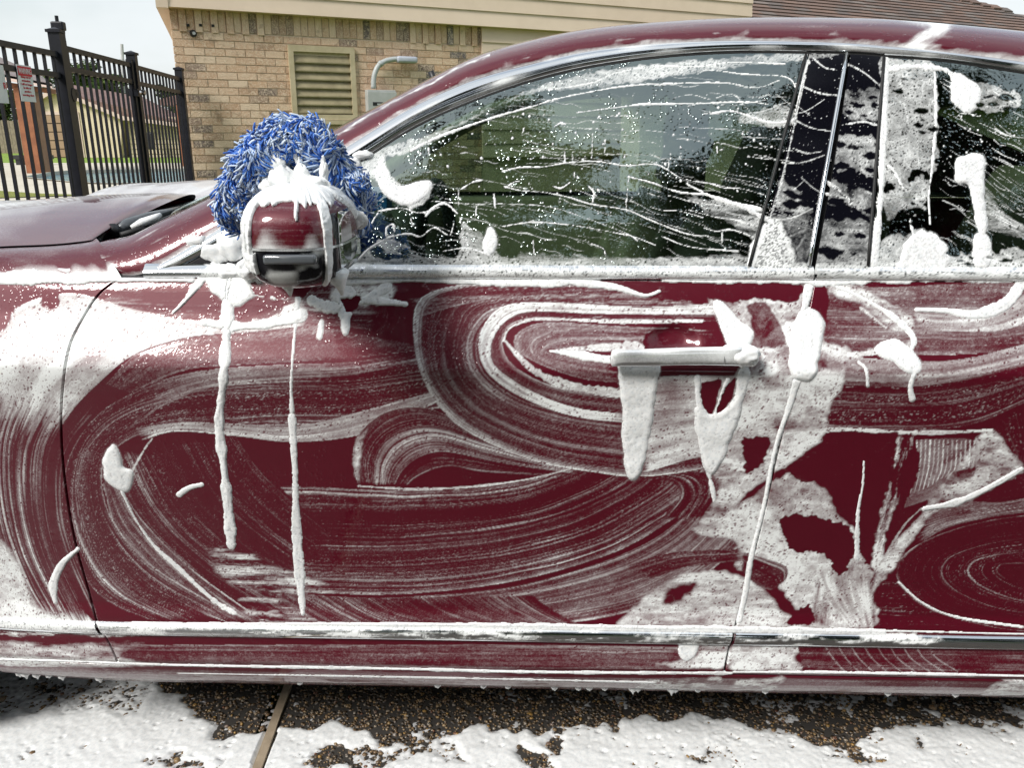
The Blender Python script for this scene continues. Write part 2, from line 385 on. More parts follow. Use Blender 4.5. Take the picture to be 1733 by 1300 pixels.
        t = np.gradient(p, axis=0); t /= np.linalg.norm(t, axis=1)[:, None]+1e-9; nr = np.stack([-t[:, 1], t[:, 0]], 1)
        m = int(max(wv.max(), .6)*2/.45)+3; u = np.linspace(-1, 1, m)
        q = p[:, None]+nr[:, None]*(u[None, :, None]*wv[:, None, None]*.001)
        pr = np.sqrt(np.clip(1-u**2, 0, 1))[None]; lm = 1+lump*vnoise(n, m, 40, 8, s.rng)+.12*vnoise(n, m, 7, 4, s.rng)
        T = np.clip(val*np.minimum(1, pr*1.8)*(1+.15*vnoise(n, m, 12, 5, s.rng)), 0, 1.3); Hh = thick*pr*lm*np.minimum(1, np.minimum(np.arange(n), n-1-np.arange(n))*.5/np.maximum(wv, .5))[:, None]
        iz, ix = s.idx(q); k = s.ok(iz, ix); np.maximum.at(s.F, (iz[k], ix[k]), T[k])
        if thick:
            iz, ix, Hh = iz[k], ix[k], Hh[k]; b = Hh > s.H[iz, ix]; np.maximum.at(s.H, (iz, ix), Hh); s.I[iz[b], ix[b]] = idn
    def clump(s, poly, thick, val=1.0, rough=3, idn=1, soft=10, cell=12):
        r = s.mask(poly, rough, soft, cell)
        if r is None: return
        sl, m = r; h, w = m.shape; e = np.clip(m*1.5-.35, 0, 1)**.75*thick*.75*(.85+.3*vnoise(h, w, 34, None, s.rng)+.09*vnoise(h, w, 11, None, s.rng))
        s.F[sl] = np.maximum(s.F[sl], np.clip(m*1.6, 0, 1)*val); b = e > s.H[sl]; s.H[sl] = np.maximum(s.H[sl], e); s.I[sl][b] = idn
    def dots(s, n, box, r=(.5, 1.6), val=1.0, thick=.8, tall=1.0, idn=1):
        (px0, py0, px1, py1) = box; g = s.rng
        c = on_np(np.stack([g.uniform(px0, px1, n), g.uniform(py0, py1, n)], 1), s.srf)
        for (x, z) in c:
            R = r[0]+(r[1]-r[0])*g.random()**3; R = R*.001/s.res; cx, cz = (x-s.x0)/s.res, (z-s.z0)/s.res; k = int(R*max(1, tall))+2
            i0, j0 = int(cz), int(cx)
            if i0-k < 0 or j0-k < 0 or i0+k+1 > s.h or j0+k+1 > s.w: continue
            yy, xx = np.mgrid[i0-k:i0+k+1, j0-k:j0+k+1]; d = np.hypot((xx-cx)/R, (yy-cz)/(R*tall)); m = np.clip(1.6*(1-d)+.5, 0, 1)
            v = s.F[i0-k:i0+k+1, j0-k:j0+k+1]; np.maximum(v, m*val, out=v)
            if thick: hgt = s.H[i0-k:i0+k+1, j0-k:j0+k+1]; hh = thick*R*s.res*1000*np.sqrt(np.clip(1-d*d, 0, 1)); s.I[i0-k:i0+k+1, j0-k:j0+k+1][hh > hgt] = idn; np.maximum(hgt, hh, out=hgt)
    def finish(s, bubbles, rmax=2.0):
        g = s.rng
        s.F *= 1+.22*vnoise(s.h, s.w, 50, 70, g)+.14*vnoise(s.h, s.w, 9, 12, g); s.F += g.normal(0, 1, s.F.shape)*.07*np.clip(s.F, 0, 1)+.06*vnoise(s.h, s.w, 2.3, None, g)*np.clip(s.F, 0, 1)
        tz, tx = np.where(s.H > .5)
        for q in range(bubbles+(9000 if len(tz) else 0)):
            i, j = int(g.random()*s.h), int(g.random()*s.w)
            if q >= bubbles: e = int(g.random()*len(tz)); i, j = tz[e], tx[e]
            if s.F[i, j] < .42: continue
            R = (.55+(rmax-.55)*g.random()**5)*.001/s.res if q < bubbles else (.45+.9*g.random()**4)*.001/s.res; k = int(R)+2
            if i-k < 0 or j-k < 0 or i+k+1 > s.h or j+k+1 > s.w: continue
            yy, xx = np.mgrid[-k:k+1, -k:k+1]; d = np.hypot(xx+g.uniform(-.4, .4), yy+g.uniform(-.4, .4))
            v = s.F[i-k:i+k+1, j-k:j+k+1]; m = np.clip(R-d+.5, 0, 1); ring = np.clip(1-np.abs(d-R-.6), 0, 1)
            v *= 1-.72*m; v += .12*ring
            hg = s.H[i-k:i+k+1, j-k:j+k+1]; hg *= 1-.12*m
        sm = blur(s.H, 2); s.H = np.where(s.H > 0, np.minimum(s.H*1.05, sm*1.15), 0); np.clip(s.F, 0, 1.25, out=s.F)
    def at(s, arr, x, z):
        fx = np.clip((x-s.x0)/s.res-.5, 0, s.w-1.001); fz = np.clip((z-s.z0)/s.res-.5, 0, s.h-1.001); i, j = fz.astype(int), fx.astype(int); a, b = fz-i, fx-j
        v = arr[i, j]*(1-a)*(1-b)+arr[i, j+1]*(1-a)*b+arr[i+1, j]*a*(1-b)+arr[i+1, j+1]*a*b
        out = (x < s.x0) | (x > s.x0+s.w*s.res) | (z < s.z0) | (z > s.z0+s.h*s.res)
        return np.where(out, 0, v)

B = Canvas(-.99, .99, .17, .985, S)
# --- wiped swirls (each ribbon wipes what is under it) ---
B.F += .05+.03*vnoise(B.h, B.w, 60, 140, B.rng)
rb = B.ribbon
# right of the door gap: rear door
rb([(1385, 480), (1500, 486), (1620, 480), (1760, 478)], [(1380, 600), (1500, 600), (1620, 600), (1760, 590)], .22, .35, .3, (0, 0), drop=.25, fade=(0, 0))
rb([(1400, 600), (1550, 612), (1650, 604), (1780, 570)], [(1400, 650), (1550, 655), (1650, 645), (1780, 615)], .36, .25, .5, (.15, .1), drop=.2, fade=(0, 0))
rb([(1340, 640), (1500, 648), (1620, 640), (1780, 600)], [(1340, 728), (1500, 728), (1640, 720), (1780, 660)], .08, .5, .55, (0, .2), fade=(0, 0), drop=.4)
rb([(1330, 745), (1450, 745), (1600, 745), (1780, 700)], [(1330, 1060), (1450, 1060), (1600, 1060), (1780, 1060)], .04, .12, .9, (0, 0), fade=(0, 0), drop=.15)
rb([(1480, 985), (1530, 985), (1570, 985), (1620, 985)], [(1480, 1060), (1530, 1060), (1570, 1060), (1620, 1060)], .04, .35, .8, (0, 0), drop=.3)
rb([(1800, 865), (1680, 880), (1590, 905), (1530, 940), (1520, 985), (1570, 1030), (1680, 1062), (1800, 1075)], [(1800, 960), (1740, 955), (1700, 955), (1690, 960), (1690, 970), (1710, 985), (1750, 1000), (1800, 1005)], .05, .5, .75, (.35, 0), (4, 3), drop=.25, fade=(0, 0), tone=[1.1, .6, .7, 1, 1, .9])
rb([(1560, 860), (1640, 850), (1700, 850), (1790, 830)], [(1550, 925), (1600, 895), (1680, 875), (1790, 862)], .22, .5, .4, (.1, .1), fade=(.1, 0))
rb([(1550, 745), (1600, 742), (1650, 742)], [(1530, 860), (1580, 840), (1640, 790)], .3, .1, .5, (0, 0), fade=(0, .2), drop=0)
for i in range(14):
    x = 1552+i*7.5; B.line([(x, 745), (x-3, 790), (x-12, 840-i*4)], [.8, .7, .3], .7 if i % 3 else .95)
rb([(1660, 735), (1700, 800), (1790, 900)], [(1790, 640), (1790, 720), (1830, 800)], .06, .2, .9, (.1, 0), drop=.35)
# lower centre bowl
rb([(420, 990), (560, 1010), (700, 1010), (880, 990), (1050, 940), (1150, 880), (1210, 790)], [(480, 1062), (600, 1062), (760, 1062), (900, 1060), (1050, 1040), (1170, 990), (1280, 900)], .2, .55, .4, (0, .2), drop=.2)
rb([(470, 1005), (520, 1040), (560, 1062)], [(640, 1012), (690, 1040), (760, 1062)], .12, .55, .4, (.1, .1), drop=.1)
rb([(590, 1012), (640, 1040), (720, 1060)], [(900, 1008), (930, 1030), (980, 1058)], .12, .4, .5, (.1, .1), drop=.1)
rb([(380, 822), (520, 824), (650, 830), (800, 828), (900, 812), (975, 785)], [(345, 975), (440, 995), (560, 1005), (700, 1005), (880, 982), (1040, 935), (1140, 878), (1205, 830), (1222, 790)], .11, .60, .46, (.25, .35), (3, 6), fade=(.2, .02), drop=.3, tone=[1.2, .8, .6, .8, 1, .7, .8, 1.1])
# inner diagonals on the front door
rb([(400, 730), (440, 790), (500, 850), (560, 900)], [(180, 770), (240, 880), (330, 970), (470, 1060)], .07, .42, .6, (0, .1), fade=(.04, .1), tone=[.5, .9, 1, 1, .9, .8])
rb([(190, 800), (240, 880), (320, 960), (400, 1020), (460, 1060)], [(174, 820), (200, 900), (270, 980), (330, 1030), (390, 1056)], .16, .6, .3, (.3, .1), (3, 3), fade=(0, .1), drop=.15)
B.patch([(345, 935), (390, 925), (470, 960), (560, 990), (520, 1005), (420, 1000), (370, 975)], .40, .3, 5, 6, (40, 3))
B.patch([(420, 990), (500, 1000), (470, 1030), (520, 1062), (440, 1062), (400, 1020)], .3, .3, 4, 6, (30, 4))
# C shaped sweep round the front of the door
rb([(745, 600), (600, 622), (480, 622), (350, 632), (250, 655), (168, 700), (118, 770), (104, 850), (120, 930), (170, 1010), (280, 1060)], [(745, 690), (600, 716), (500, 720), (400, 722), (300, 722), (230, 738), (188, 768), (172, 805), (190, 880), (260, 960), (400, 1045)], .09, .58, .5, (.05, .45), (4, 3), fade=(0, .05), drop=.4, tone=[.9, .8, 1, 1.1, .9, .9, 1])
rb([(735, 590), (600, 612), (470, 618), (340, 628), (240, 655), (190, 690)], [(735, 604), (600, 634), (480, 642), (360, 655), (270, 690), (215, 740)], .3, .3, .4, (0, .1), fade=(.3, .3), drop=.1, mode='max')
rb([(230, 727), (300, 716), (400, 718), (500, 722), (600, 700), (745, 660)], [(240, 745), (300, 730), (400, 738), (500, 748), (620, 733), (745, 678)], .45, .4, .1, (.2, .1), fade=(.05, .02), drop=0)
# shoulder area left
rb([(505, 545), (400, 560), (300, 570), (230, 600), (180, 650)], [(735, 590), (600, 605), (450, 615), (320, 625), (220, 665)], .16, .22, .3, (.1, .15), fade=(0, 0), drop=.3)
rb([(210, 482), (330, 482), (450, 482), (640, 480)], [(150, 528), (300, 538), (450, 540), (640, 560)], .12, .4, .4, (0, 0), fade=(0, .05), drop=.25)
# left sheet, flowing off the fender
rb([(520, 505), (420, 538), (330, 545), (230, 525), (120, 498), (30, 520), (-30, 580), (-80, 700), (-90, 850), (-60, 980), (0, 1075)], [(520, 550), (420, 562), (320, 570), (230, 598), (170, 645), (118, 700), (80, 770), (66, 850), (80, 930), (110, 1000), (165, 1058)], .80, .16, .0, (.1, .1), (5, 8), fade=(.03, 0), drop=0, tone=[.9, 1, 1.05, 1.05, 1, .95])
rb([(0, 660), (-20, 760), (-10, 880), (30, 985), (70, 1050)], [(165, 690), (112, 760), (103, 850), (122, 940), (175, 1062)], .10, .75, .1, (.1, 0), fade=(.22, .08), drop=.15, tone=[1.2, .9, 1.1, .8, 1.1, .6, .7, .5, .5, .4])
B.hole([(70, 500), (90, 490), (102, 505), (95, 520), (72, 522)], 3)
B.hole([(-40, 500), (20, 490), (30, 520), (0, 560), (-40, 600)], 4, 3)
B.hole([(240, 486), (320, 484), (372, 500), (380, 530), (300, 524), (250, 512)], 6, 1, .45, 10)
B.hole([(395, 484), (470, 496), (478, 520), (440, 545), (395, 540)], 6, 1, .25, 10)
B.hole([(420, 480), (510, 482), (520, 500), (480, 508), (425, 500)], 2, 1, .05)
B.patch([(-40, 880), (20, 930), (70, 1030), (165, 1060), (-40, 1062)], .75, .15, 3, 6, (20, 12))
# middle fan
rb([(985, 790), (900, 760), (800, 722), (720, 690), (660, 695), (615, 725), (597, 770), (606, 822)], [(960, 806), (880, 804), (810, 798), (770, 790), (740, 793), (715, 803), (700, 812), (690, 822)], .12, .7, .2, (.15, .1), (4, 3), fade=(.02, .02), drop=.1, tone=[1.1, .9, 1, .8, .6, .9])
B.line([(605, 823), (700, 828), (800, 824), (890, 812), (960, 795), (985, 785)], [1.5, 2, 2, 2, 1.4, .6], .75)
B.patch([(600, 745), (625, 720), (612, 760), (610, 820), (598, 800)], .7, .2, 2, 2)
# big swirl round the door handle
rb([(1210, 560), (1050, 552), (930, 545), (880, 560), (870, 585), (900, 610), (980, 640), (1060, 650)], [(1210, 590), (1100, 592), (1000, 592), (930, 592), (925, 594), (940, 600), (990, 606), (1040, 612)], .22, .35, .3, (.2, 0), drop=.25)
rb([(1120, 474), (1000, 468), (880, 473), (780, 482), (712, 505), (700, 560), (712, 630), (745, 690), (800, 735), (900, 778), (1000, 798), (1100, 806), (1260, 780)], [(1230, 545), (1100, 542), (1000, 542), (905, 538), (862, 552), (850, 585), (868, 618), (920, 648), (990, 664), (1060, 672), (1130, 676), (1180, 680), (1260, 660)], .12, .62, .35, (.3, .35), (4, 5), fade=(.02, .02), drop=.2, tone=[1.1, .85, .8, .9, 1.1, 1, .8, 1, 1.2])
B.hole([(1020, 478), (1110, 478), (1115, 500), (1180, 478), (1250, 480), (1260, 505), (1120, 508)], 3, 2, .35)
rb([(1230, 512), (1100, 520), (1000, 516), (900, 512), (845, 522), (815, 560), (812, 600), (835, 640), (900, 680), (980, 706), (1070, 716)], [(1230, 532), (1100, 532), (1000, 530), (900, 527), (860, 540), (835, 570), (830, 605), (850, 632), (910, 668), (980, 692), (1070, 702)], .78, .2, .0, (.1, .1), fade=(.05, .05), drop=0)
B.line([(1190, 543), (1060, 545), (960, 541), (900, 541), (862, 556), (852, 578)], [2, 2.5, 2.5, 2, 2, 1], .9)
B.line([(854, 576), (875, 600), (905, 628), (960, 652), (1060, 668)], [1, 5, 7, 9, 8], .88)
B.line([(930, 594), (975, 600), (1010, 606), (1040, 610)], [.6, 4, 6, 7], .95, 1.2)
B.line([(930, 594), (980, 590), (1030, 588), (1090, 590)], [.6, 3, 7, 9], .75)
rb([(1090, 690), (1180, 680), (1290, 640)], [(1090, 800), (1200, 770), (1330, 760)], .58, .3, .2, (0, 0), drop=.1)
rb([(1095, 640), (1150, 636), (1260, 636)], [(1095, 700), (1150, 694), (1270, 690)], .5, .35, .2, (0, 0), drop=.1, fade=(0, .05))
rb([(1100, 812), (1190, 800), (1215, 830), (1190, 880)], [(1060, 805), (1130, 812), (1150, 840), (1120, 880)], .08, .5, .5, (.3, .1), drop=.2)
# broad foam around and behind the handle and the door gap
B.patch([(1270, 590), (1330, 545), (1380, 545), (1395, 580), (1440, 590), (1435, 622), (1425, 655), (1405, 690), (1400, 725), (1388, 748), (1372, 758), (1330, 790), (1270, 830), (1235, 870), (1180, 893), (1215, 830), (1205, 790), (1235, 700), (1240, 640)], .74, .18, 3, 2, (26, 12), rim=.15)
B.patch([(1195, 505), (1260, 500), (1370, 478), (1372, 560), (1310, 600), (1270, 590), (1240, 560), (1215, 545)], .62, .2, 4, 2, (14, 14))
B.hole([(1195, 478), (1270, 476), (1350, 482), (1355, 500), (1335, 512), (1280, 505), (1240, 512), (1200, 505)], 2, 1)
B.hole([(1262, 520), (1290, 512), (1318, 545), (1328, 580), (1300, 590), (1262, 585), (1272, 545)], 2, 1, .3)
B.hole([(1380, 482), (1395, 480), (1400, 520), (1392, 560), (1366, 530)], 2, 1, .1)
B.patch([(1397, 478), (1440, 480), (1500, 510), (1540, 530), (1548, 560), (1542, 592), (1520, 570), (1470, 530), (1410, 500)], .62, .2, 2, 2, (20, 6), rim=.2)
B.line([(1400, 480), (1450, 500), (1510, 535), (1545, 570), (1543, 592)], [1, 2, 2, 5, 2], .95, 1)
B.line([(1455, 520), (1500, 555)], [2, 1], .8)
B.line([(1380, 586), (1440, 600), (1490, 595), (1530, 602)], [5, 5, 3, 2], .8)
rb([(1540, 528), (1620, 532), (1680, 522), (1735, 480)], [(1560, 560), (1640, 560), (1700, 548), (1780, 510)], .42, .35, .2, (.2, 0), drop=.1)
B.line([(1548, 524), (1600, 526), (1650, 532), (1700, 515), (1725, 485), (1740, 460)], [2, 3, 6, 9, 7, 5], .9, 1.5)
B.line([(1640, 560), (1700, 552), (1760, 530)], [2, 4, 4], .75)
B.line([(1280, 755), (1400, 728), (1520, 732), (1600, 732), (1680, 728)], [3, 3.5, 3.5, 4, 2], .8)
# lower right sheets
B.patch([(1165, 895), (1240, 862), (1300, 820), (1345, 800), (1400, 830), (1412, 860), (1452, 905), (1462, 940), (1478, 970), (1472, 1000), (1478, 1062), (1340, 1062), (1350, 1040), (1330, 1010), (1300, 975), (1240, 960), (1250, 920), (1180, 905)], .80, .16, 4, 2, (18, 22), rim=.12)
B.patch([(1375, 1055), (1380, 1000), (1400, 965), (1450, 960), (1470, 1000), (1476, 1060)], .55, .25, 2, 3, (6, 40), mode='rep')
rb([(1380, 560+400), (1400, 1010), (1440, 1062)], [(1470, 960), (1474, 1010), (1478, 1062)], .5, .5, .1, (0, .2), fade=(.3, 0), drop=0)
B.patch([(1040, 1062), (1080, 1020), (1130, 985), (1180, 966), (1240, 970), (1290, 995), (1320, 1030), (1330, 1062)], .82, .14, 4, 3, (40, 7), rim=.1)
B.patch([(1130, 1000), (1180, 985), (1160, 1010), (1120, 1025)], .1, 0, 3, 3, mode='rep')
rb([(1060, 955), (1150, 935), (1260, 930)], [(1080, 985), (1170, 960), (1265, 948)], .12, .3, .6, (0, .3), fade=(.2, .1))
rb([(1255, 935), (1290, 945), (1330, 960), (1330, 985)], [(1255, 965), (1275, 985), (1290, 995), (1310, 1000)], .08, .4, .6, (.2, .2))
B.hole([(1318, 878), (1350, 872), (1402, 882), (1436, 893), (1450, 925), (1440, 952), (1418, 975), (1405, 950), (1385, 935), (1345, 935), (1328, 910)], 4, 1)
B.hole([(1332, 790), (1390, 765), (1450, 742), (1520, 735), (1400, 805), (1355, 815)], 2, 1, .15)
B.hole([(1402, 812), (1470, 775), (1545, 742), (1552, 800), (1520, 870), (1500, 930), (1478, 968), (1455, 930), (1452, 880), (1412, 850)], 4, 1, .03)
B.patch([(1520, 740), (1545, 742), (1530, 820), (1500, 900), (1490, 965), (1475, 965), (1480, 900), (1500, 830)], .35, .4, 4, 1, (5, 30))
B.line([(1462, 780), (1460, 820), (1452, 870), (1450, 950)], [.8, 1, 3, 4], .85, .8)
B.hole([(1328, 1058), (1350, 1035), (1370, 1025), (1374, 1056)], 3, 1)
B.hole([(1255, 742), (1300, 742), (1290, 780), (1262, 800), (1258, 770)], 3, 1, .1)
B.patch([(1470, 1010), (1490, 950), (1530, 900), (1560, 870), (1575, 840), (1610, 800), (1650, 745), (1680, 728), (1700, 755), (1732, 795), (1690, 820), (1640, 850), (1580, 870), (1540, 920), (1510, 965)], .72, .2, 4, 3, (18, 12), rim=.2)
B.hole([(1610, 800), (1650, 790), (1640, 810), (1600, 822)], 3, 3, .4)
B.line([(1560, 862), (1620, 850), (1680, 822), (1732, 792)], [4, 6, 5, 3], .95, 1.2)
B.line([(1478, 1000), (1500, 940), (1530, 890), (1560, 860)], [2, 2, 2, 1], .6)
B.line([(1520, 985), (1560, 1020), (1620, 1045), (1733, 1062)], [1.5, 2, 2, 1.5], .9, .6)
B.hole([(1090, 594), (1096, 566), (1140, 558), (1196, 568), (1200, 592)], 3, 1, .05)
# --- thick runs, drips and clumps: their own volumes ---
def drip(pts, w, th, idn, val=1.05, rag=.26): B.line(pts, w, val, th*.6, rag, idn, .25)
drip([(392, 455), (386, 500), (384, 560), (377, 650), (371, 720), (380, 800), (388, 880), (392, 930)], [14, 11, 7.5, 5.5, 7, 8, 11, 9], 4, 2)
drip([(505, 500), (499, 560), (493, 640), (494, 700)], [5, 1.2, 1.0, 3], 1.2, 3, .75)
drip([(494, 700), (496, 740), (499, 790), (500, 830), (502, 900), (507, 970), (513, 1042)], [7, 7, 3, 8, 8, 8, 4], 2.2, 3, .8)
drip([(372, 440), (340, 475), (312, 510), (292, 530)], [8, 6, 4, 1.5], 3.5, 4)
drip([(134, 928), (105, 955), (90, 990), (94, 1022)], [2, 5, 8, 3], 3, 5)
drip([(345, 820), (320, 826), (300, 840)], [3, 3.5, 4], 2, 6, .9)
drip([(582, 480), (584, 530), (585, 568)], [17, 15, 3], 4, 7)
drip([(545, 540), (540, 575)], [4, 5], 1, 1, .6)
B.clump([(1048, 614), (1078, 610), (1112, 618), (1108, 650), (1103, 700), (1092, 760), (1078, 806), (1064, 808), (1056, 760), (1055, 690)], 5, 1.1, 2, 8)
B.clump([(1178, 690), (1200, 702), (1225, 700), (1256, 660), (1250, 700), (1232, 750), (1212, 795), (1196, 800), (1186, 760), (1178, 720)], 5, 1.1, 2, 9)
drip([(1198, 795), (1206, 830), (1209, 850)], [4, 3, 2], 1.5, 9)
drip([(1180, 635), (1184, 680), (1196, 715)], [5, 4, 8], 2.5, 9); drip([(1232, 640), (1218, 690), (1210, 720)], [4, 4, 8], 2.5, 9); drip([(1262, 620), (1252, 670), (1240, 700)], [8, 7, 6], 2.5, 9)
B.hole([(1186, 650), (1212, 644), (1220, 648), (1208, 690), (1202, 702), (1185, 678)], 1.5, 1); B.hole([(1226, 655), (1244, 640), (1240, 670), (1218, 700), (1212, 695)], 1.5, 1)
B.clump([(1345, 545), (1360, 526), (1388, 532), (1390, 570), (1382, 610), (1375, 640), (1345, 640), (1338, 590)], 7, 1.1, 3, 10)
drip([(1350, 640), (1335, 690), (1312, 760), (1292, 860), (1272, 940), (1262, 1000), (1250, 1055)], [6, 3.5, 2.5, 2.5, 3, 5, 4], 3, 11, 1, .12)
drip([(1370, 478), (1362, 520), (1356, 560)], [7, 6, 6], 3, 11)
B.clump([(1205, 508), (1222, 512), (1250, 545), (1272, 560), (1262, 592), (1243, 598), (1228, 570)], 3.5, 1.1, 2, 12)
B.clump([(1478, 592), (1508, 575), (1530, 585), (1553, 608), (1552, 632), (1530, 628), (1515, 612), (1495, 605)], 4, 1.0, 2.5, 13)
drip([(1549, 625), (1541, 655), (1545, 680)], [3, 3.5, 4], 3, 13); drip([(1452, 612), (1465, 625), (1469, 655)], [2, 2, 2.4], 1.5, 13)
B.clump([(178, 770), (196, 755), (205, 790), (222, 800), (215, 830), (200, 828), (182, 815), (176, 795)], 4, 1.1, 3, 14)
B.line([(205, 830), (230, 880), (262, 925), (300, 960), (360, 1015), (400, 1040)], [2, 1, 3, 4, 4, 5], .85, 1, .3)
B.line([(222, 800), (245, 760), (258, 742)], [1.5, 1.5, 1], .7)
# round the mirror foot and along the belt moulding
B.clump([(345, 455), (420, 452), (470, 470), (520, 480), (510, 500), (470, 505), (430, 500), (400, 520), (370, 500), (350, 480)], 3, 1, 4, 4)
B.hole([(420, 478), (512, 478), (520, 498), (470, 506), (430, 498)], 2, 1)
B.line([(340, 545), (400, 552), (470, 545), (520, 530)], [5, 6, 6, 8], .95, 2, .3)
B.line([(520, 505), (560, 520), (620, 508), (690, 515)], [7, 8, 6, 2], .9, 2, .35)
B.patch([(560, 485), (640, 482), (672, 490), (650, 512), (600, 520), (560, 515)], .5, .3, 4, 2)
B.line([(610, 512), (640, 495), (662, 480)], [4, 6, 8], .9, 1.5)
B.hole([(575, 505), (608, 502), (604, 520), (585, 528)], 2, 1)
rb([(690, 505), (900, 498), (1100, 492)], [(700, 540), (760, 520), (840, 500)], .2, .5, .3, (0, 0), mode='max')
B.line([(560, 478), (700, 474), (850, 478), (960, 476), (1040, 486), (1090, 500), (1118, 492)], [5, 3, 2.5, 6, 7, 5, 2], 1, 2, .35)
B.line([(1120, 474), (1200, 476), (1300, 474), (1400, 478), (1520, 474), (1740, 474)], [2, 4, 3, 6, 2, 5], 1, 2, .6)
B.line([(-20, 472), (60, 470), (130, 473), (205, 474), (330, 474)], [9, 8, 5, 2, 3], .95, 2, .35)
# along the lower moulding and the sill
for y, w in ((1057, 3.2), (1062, 2.6)): B.line([(-30, y-2), (165, y-1), (400, y), (800, y+1), (1236, y+8), (1500, y+12)], [w, w, w, w*1.2, w*1.5, w*1.3], 1, 1.8, .3)
B.line([(1500, 1068), (1740, 1074)], [1.5, 1], .8, .6, .3)
B.patch([(-40, 1086), (120, 1088), (250, 1090), (200, 1110), (260, 1128), (-40, 1126)], .7, .2, 3, 4, (40, 7))
rb([(200, 1092), (600, 1092), (900, 1092), (1240, 1098)], [(200, 1128), (600, 1130), (900, 1132), (1240, 1134)], .16, .3, .4, (.1, .1), drop=.15, mode='max', fade=(0, 0))
B.patch([(1150, 1090), (1200, 1088), (1236, 1095), (1230, 1130), (1100, 1128), (1180, 1110)], .7, .25, 3, 3, (30, 6))
B.clump([(1152, 1088), (1180, 1088), (1172, 1112), (1160, 1120), (1150, 1105)], 3, 1.1, 2, 1)
B.patch([(1238, 1092), (1300, 1092), (1372, 1086), (1345, 1115), (1370, 1134), (1300, 1136), (1238, 1134)], .78, .15, 3, 3, (20, 9))
rb([(1350, 1090), (1500, 1092), (1780, 1096)], [(1360, 1138), (1500, 1142), (1780, 1144)], .13, .28, .6, (.1, .1), drop=.1, fade=(0, 0))
for i in range(9): B.line([(1395+i*22, 1092), (1410+i*22, 1115), (1430+i*24, 1138)], [.5, .6, .4], .5)
B.line([(-30, 1116), (100, 1119), (300, 1126), (700, 1133), (900, 1138), (1240, 1140)], [1.6, 1.6, 3, 3, 3.6, 3], 1.1, 1.6, .35)
B.line([(1240, 1138), (1420, 1139), (1740, 1145)], [2, 3, 1.6], 1.1, 1.4, .35)
rb([(-30, 1128), (300, 1134), (900, 1146), (1300, 1150), (1780, 1156)], [(-30, 1150), (300, 1160), (900, 1172), (1300, 1182), (1780, 1192)], .22, .3, .3, (0, .15), fade=(0, 0), drop=.1)
B.line([(300, 1140), (640, 1146), (900, 1151), (1110, 1156)], [.6, 2, 2, 2.4], .85, .8, .4)
for a, b in ((1090, 1130), (1150, 1185), (1250, 1290), (1690, 1735)): B.patch([(a, 1150), (b+40, 1148), (b, 1175), (a-30, 1180)], .6, .3, 3, 2, (14, 6))
B.patch([(-40, 1060), (400, 1063), (800, 1066), (1236, 1070), (1560, 1074), (1560, 1086), (1236, 1084), (800, 1082), (400, 1078), (-40, 1078)], .42, .55, 2, 1, (34, 5), mode='rep')
B.dots(300, (10, 480, 1733, 1160), (.25, .7), .6, .2)
B.finish(70000)

W = Canvas(-.80, .95, .945, 1.335, G)
w = W
def wl(pts, r, th=1.0, val=.85, rag=.6, idn=1): W.line(pts, [q*.62 for q in r] if hasattr(r, '__len__') else r*.72, val, th*.45, rag, idn, .3)
W.F += 0.0
# front window: film in the upper front corner and the sill corner
w.patch([(600, 292), (640, 255), (740, 222), (860, 168), (900, 150), (1000, 122), (1120, 108), (1300, 92), (1420, 92), (1200, 120), (1000, 150), (900, 158), (800, 200), (740, 235), (690, 258), (645, 270), (620, 310)], 0.62, 0.10, 3, 2, (30, 8))
w.patch([(570, 292), (640, 262), (655, 280), (665, 300), (700, 330), (722, 318), (728, 330), (712, 348), (690, 352), (660, 330), (625, 300), (598, 300)], 0.84, 0.10, 2, 2)
w.clump([(640, 300), (660, 310), (680, 318), (722, 306), (730, 318), (708, 340), (685, 345), (662, 335), (645, 318)], 3, 1.05, 1.5)
w.patch([(600, 445), (630, 415), (655, 395), (680, 410), (720, 438), (800, 448)], 0.45, 0.12, 3, 2, rim=.3)
w.hole([(648, 435), (680, 424), (705, 440), (690, 448), (650, 448)], 4)
wl([(653, 400), (655, 385), (665, 380), (668, 392)], [3, 2, 2.5, 2.5], 1.5)
w.patch([(778, 425), (782, 376), (800, 390), (815, 395), (822, 412), (828, 382), (838, 400), (836, 425), (880, 440), (1000, 438), (1180, 442), (1180, 450), (800, 450)], 0.56, 0.12, 2, 2, (24, 8), rim=.3)
w.clump([(824, 400), (830, 384), (838, 402), (834, 424), (822, 428), (818, 412)], 2, 1.05, 1)
w.patch([(600, 449), (700, 436), (900, 440), (1270, 436), (1270, 452), (600, 452)], 0.67, 0.15, 2, 2, (30, 4))
w.patch([(880, 425), (960, 432), (1100, 436), (1250, 430), (1250, 446), (900, 446)], 0.45, 0.12, 3, 3, (40, 4))
# long thin runs across the glass
wl([(695, 255), (740, 232), (830, 200), (900, 180), (950, 165), (1060, 145), (1160, 140)], [3.5, 2.5, 1.8, 1.4, 1, .8, .8])
wl([(928, 152), (1000, 140), (1040, 124), (1100, 112), (1130, 120)], [1, 1.4, .8, .6, .5], .5, .8)
wl([(975, 190), (1040, 182), (1090, 176), (1160, 175), (1260, 172), (1300, 176)], [.7, .9, 1.6, 1, 1, 1.2])
wl([(1160, 140), (1230, 140), (1280, 148), (1320, 135)], [.8, .8, .9, .8]); wl([(1100, 110), (1180, 112), (1240, 105), (1330, 108)], [.8, .7, .8, 1.5])
wl([(1180, 125), (1200, 118), (1260, 125), (1330, 130), (1350, 152)], [.7, .8, 1, 1.3, 1])
for k in range(9): a = 1140+k*24; wl([(a, 165+k % 3*14), (a+30, 160+k % 3*14), (a+62, 168+k % 4*9)], [.4, .7, .3], .4, .8)
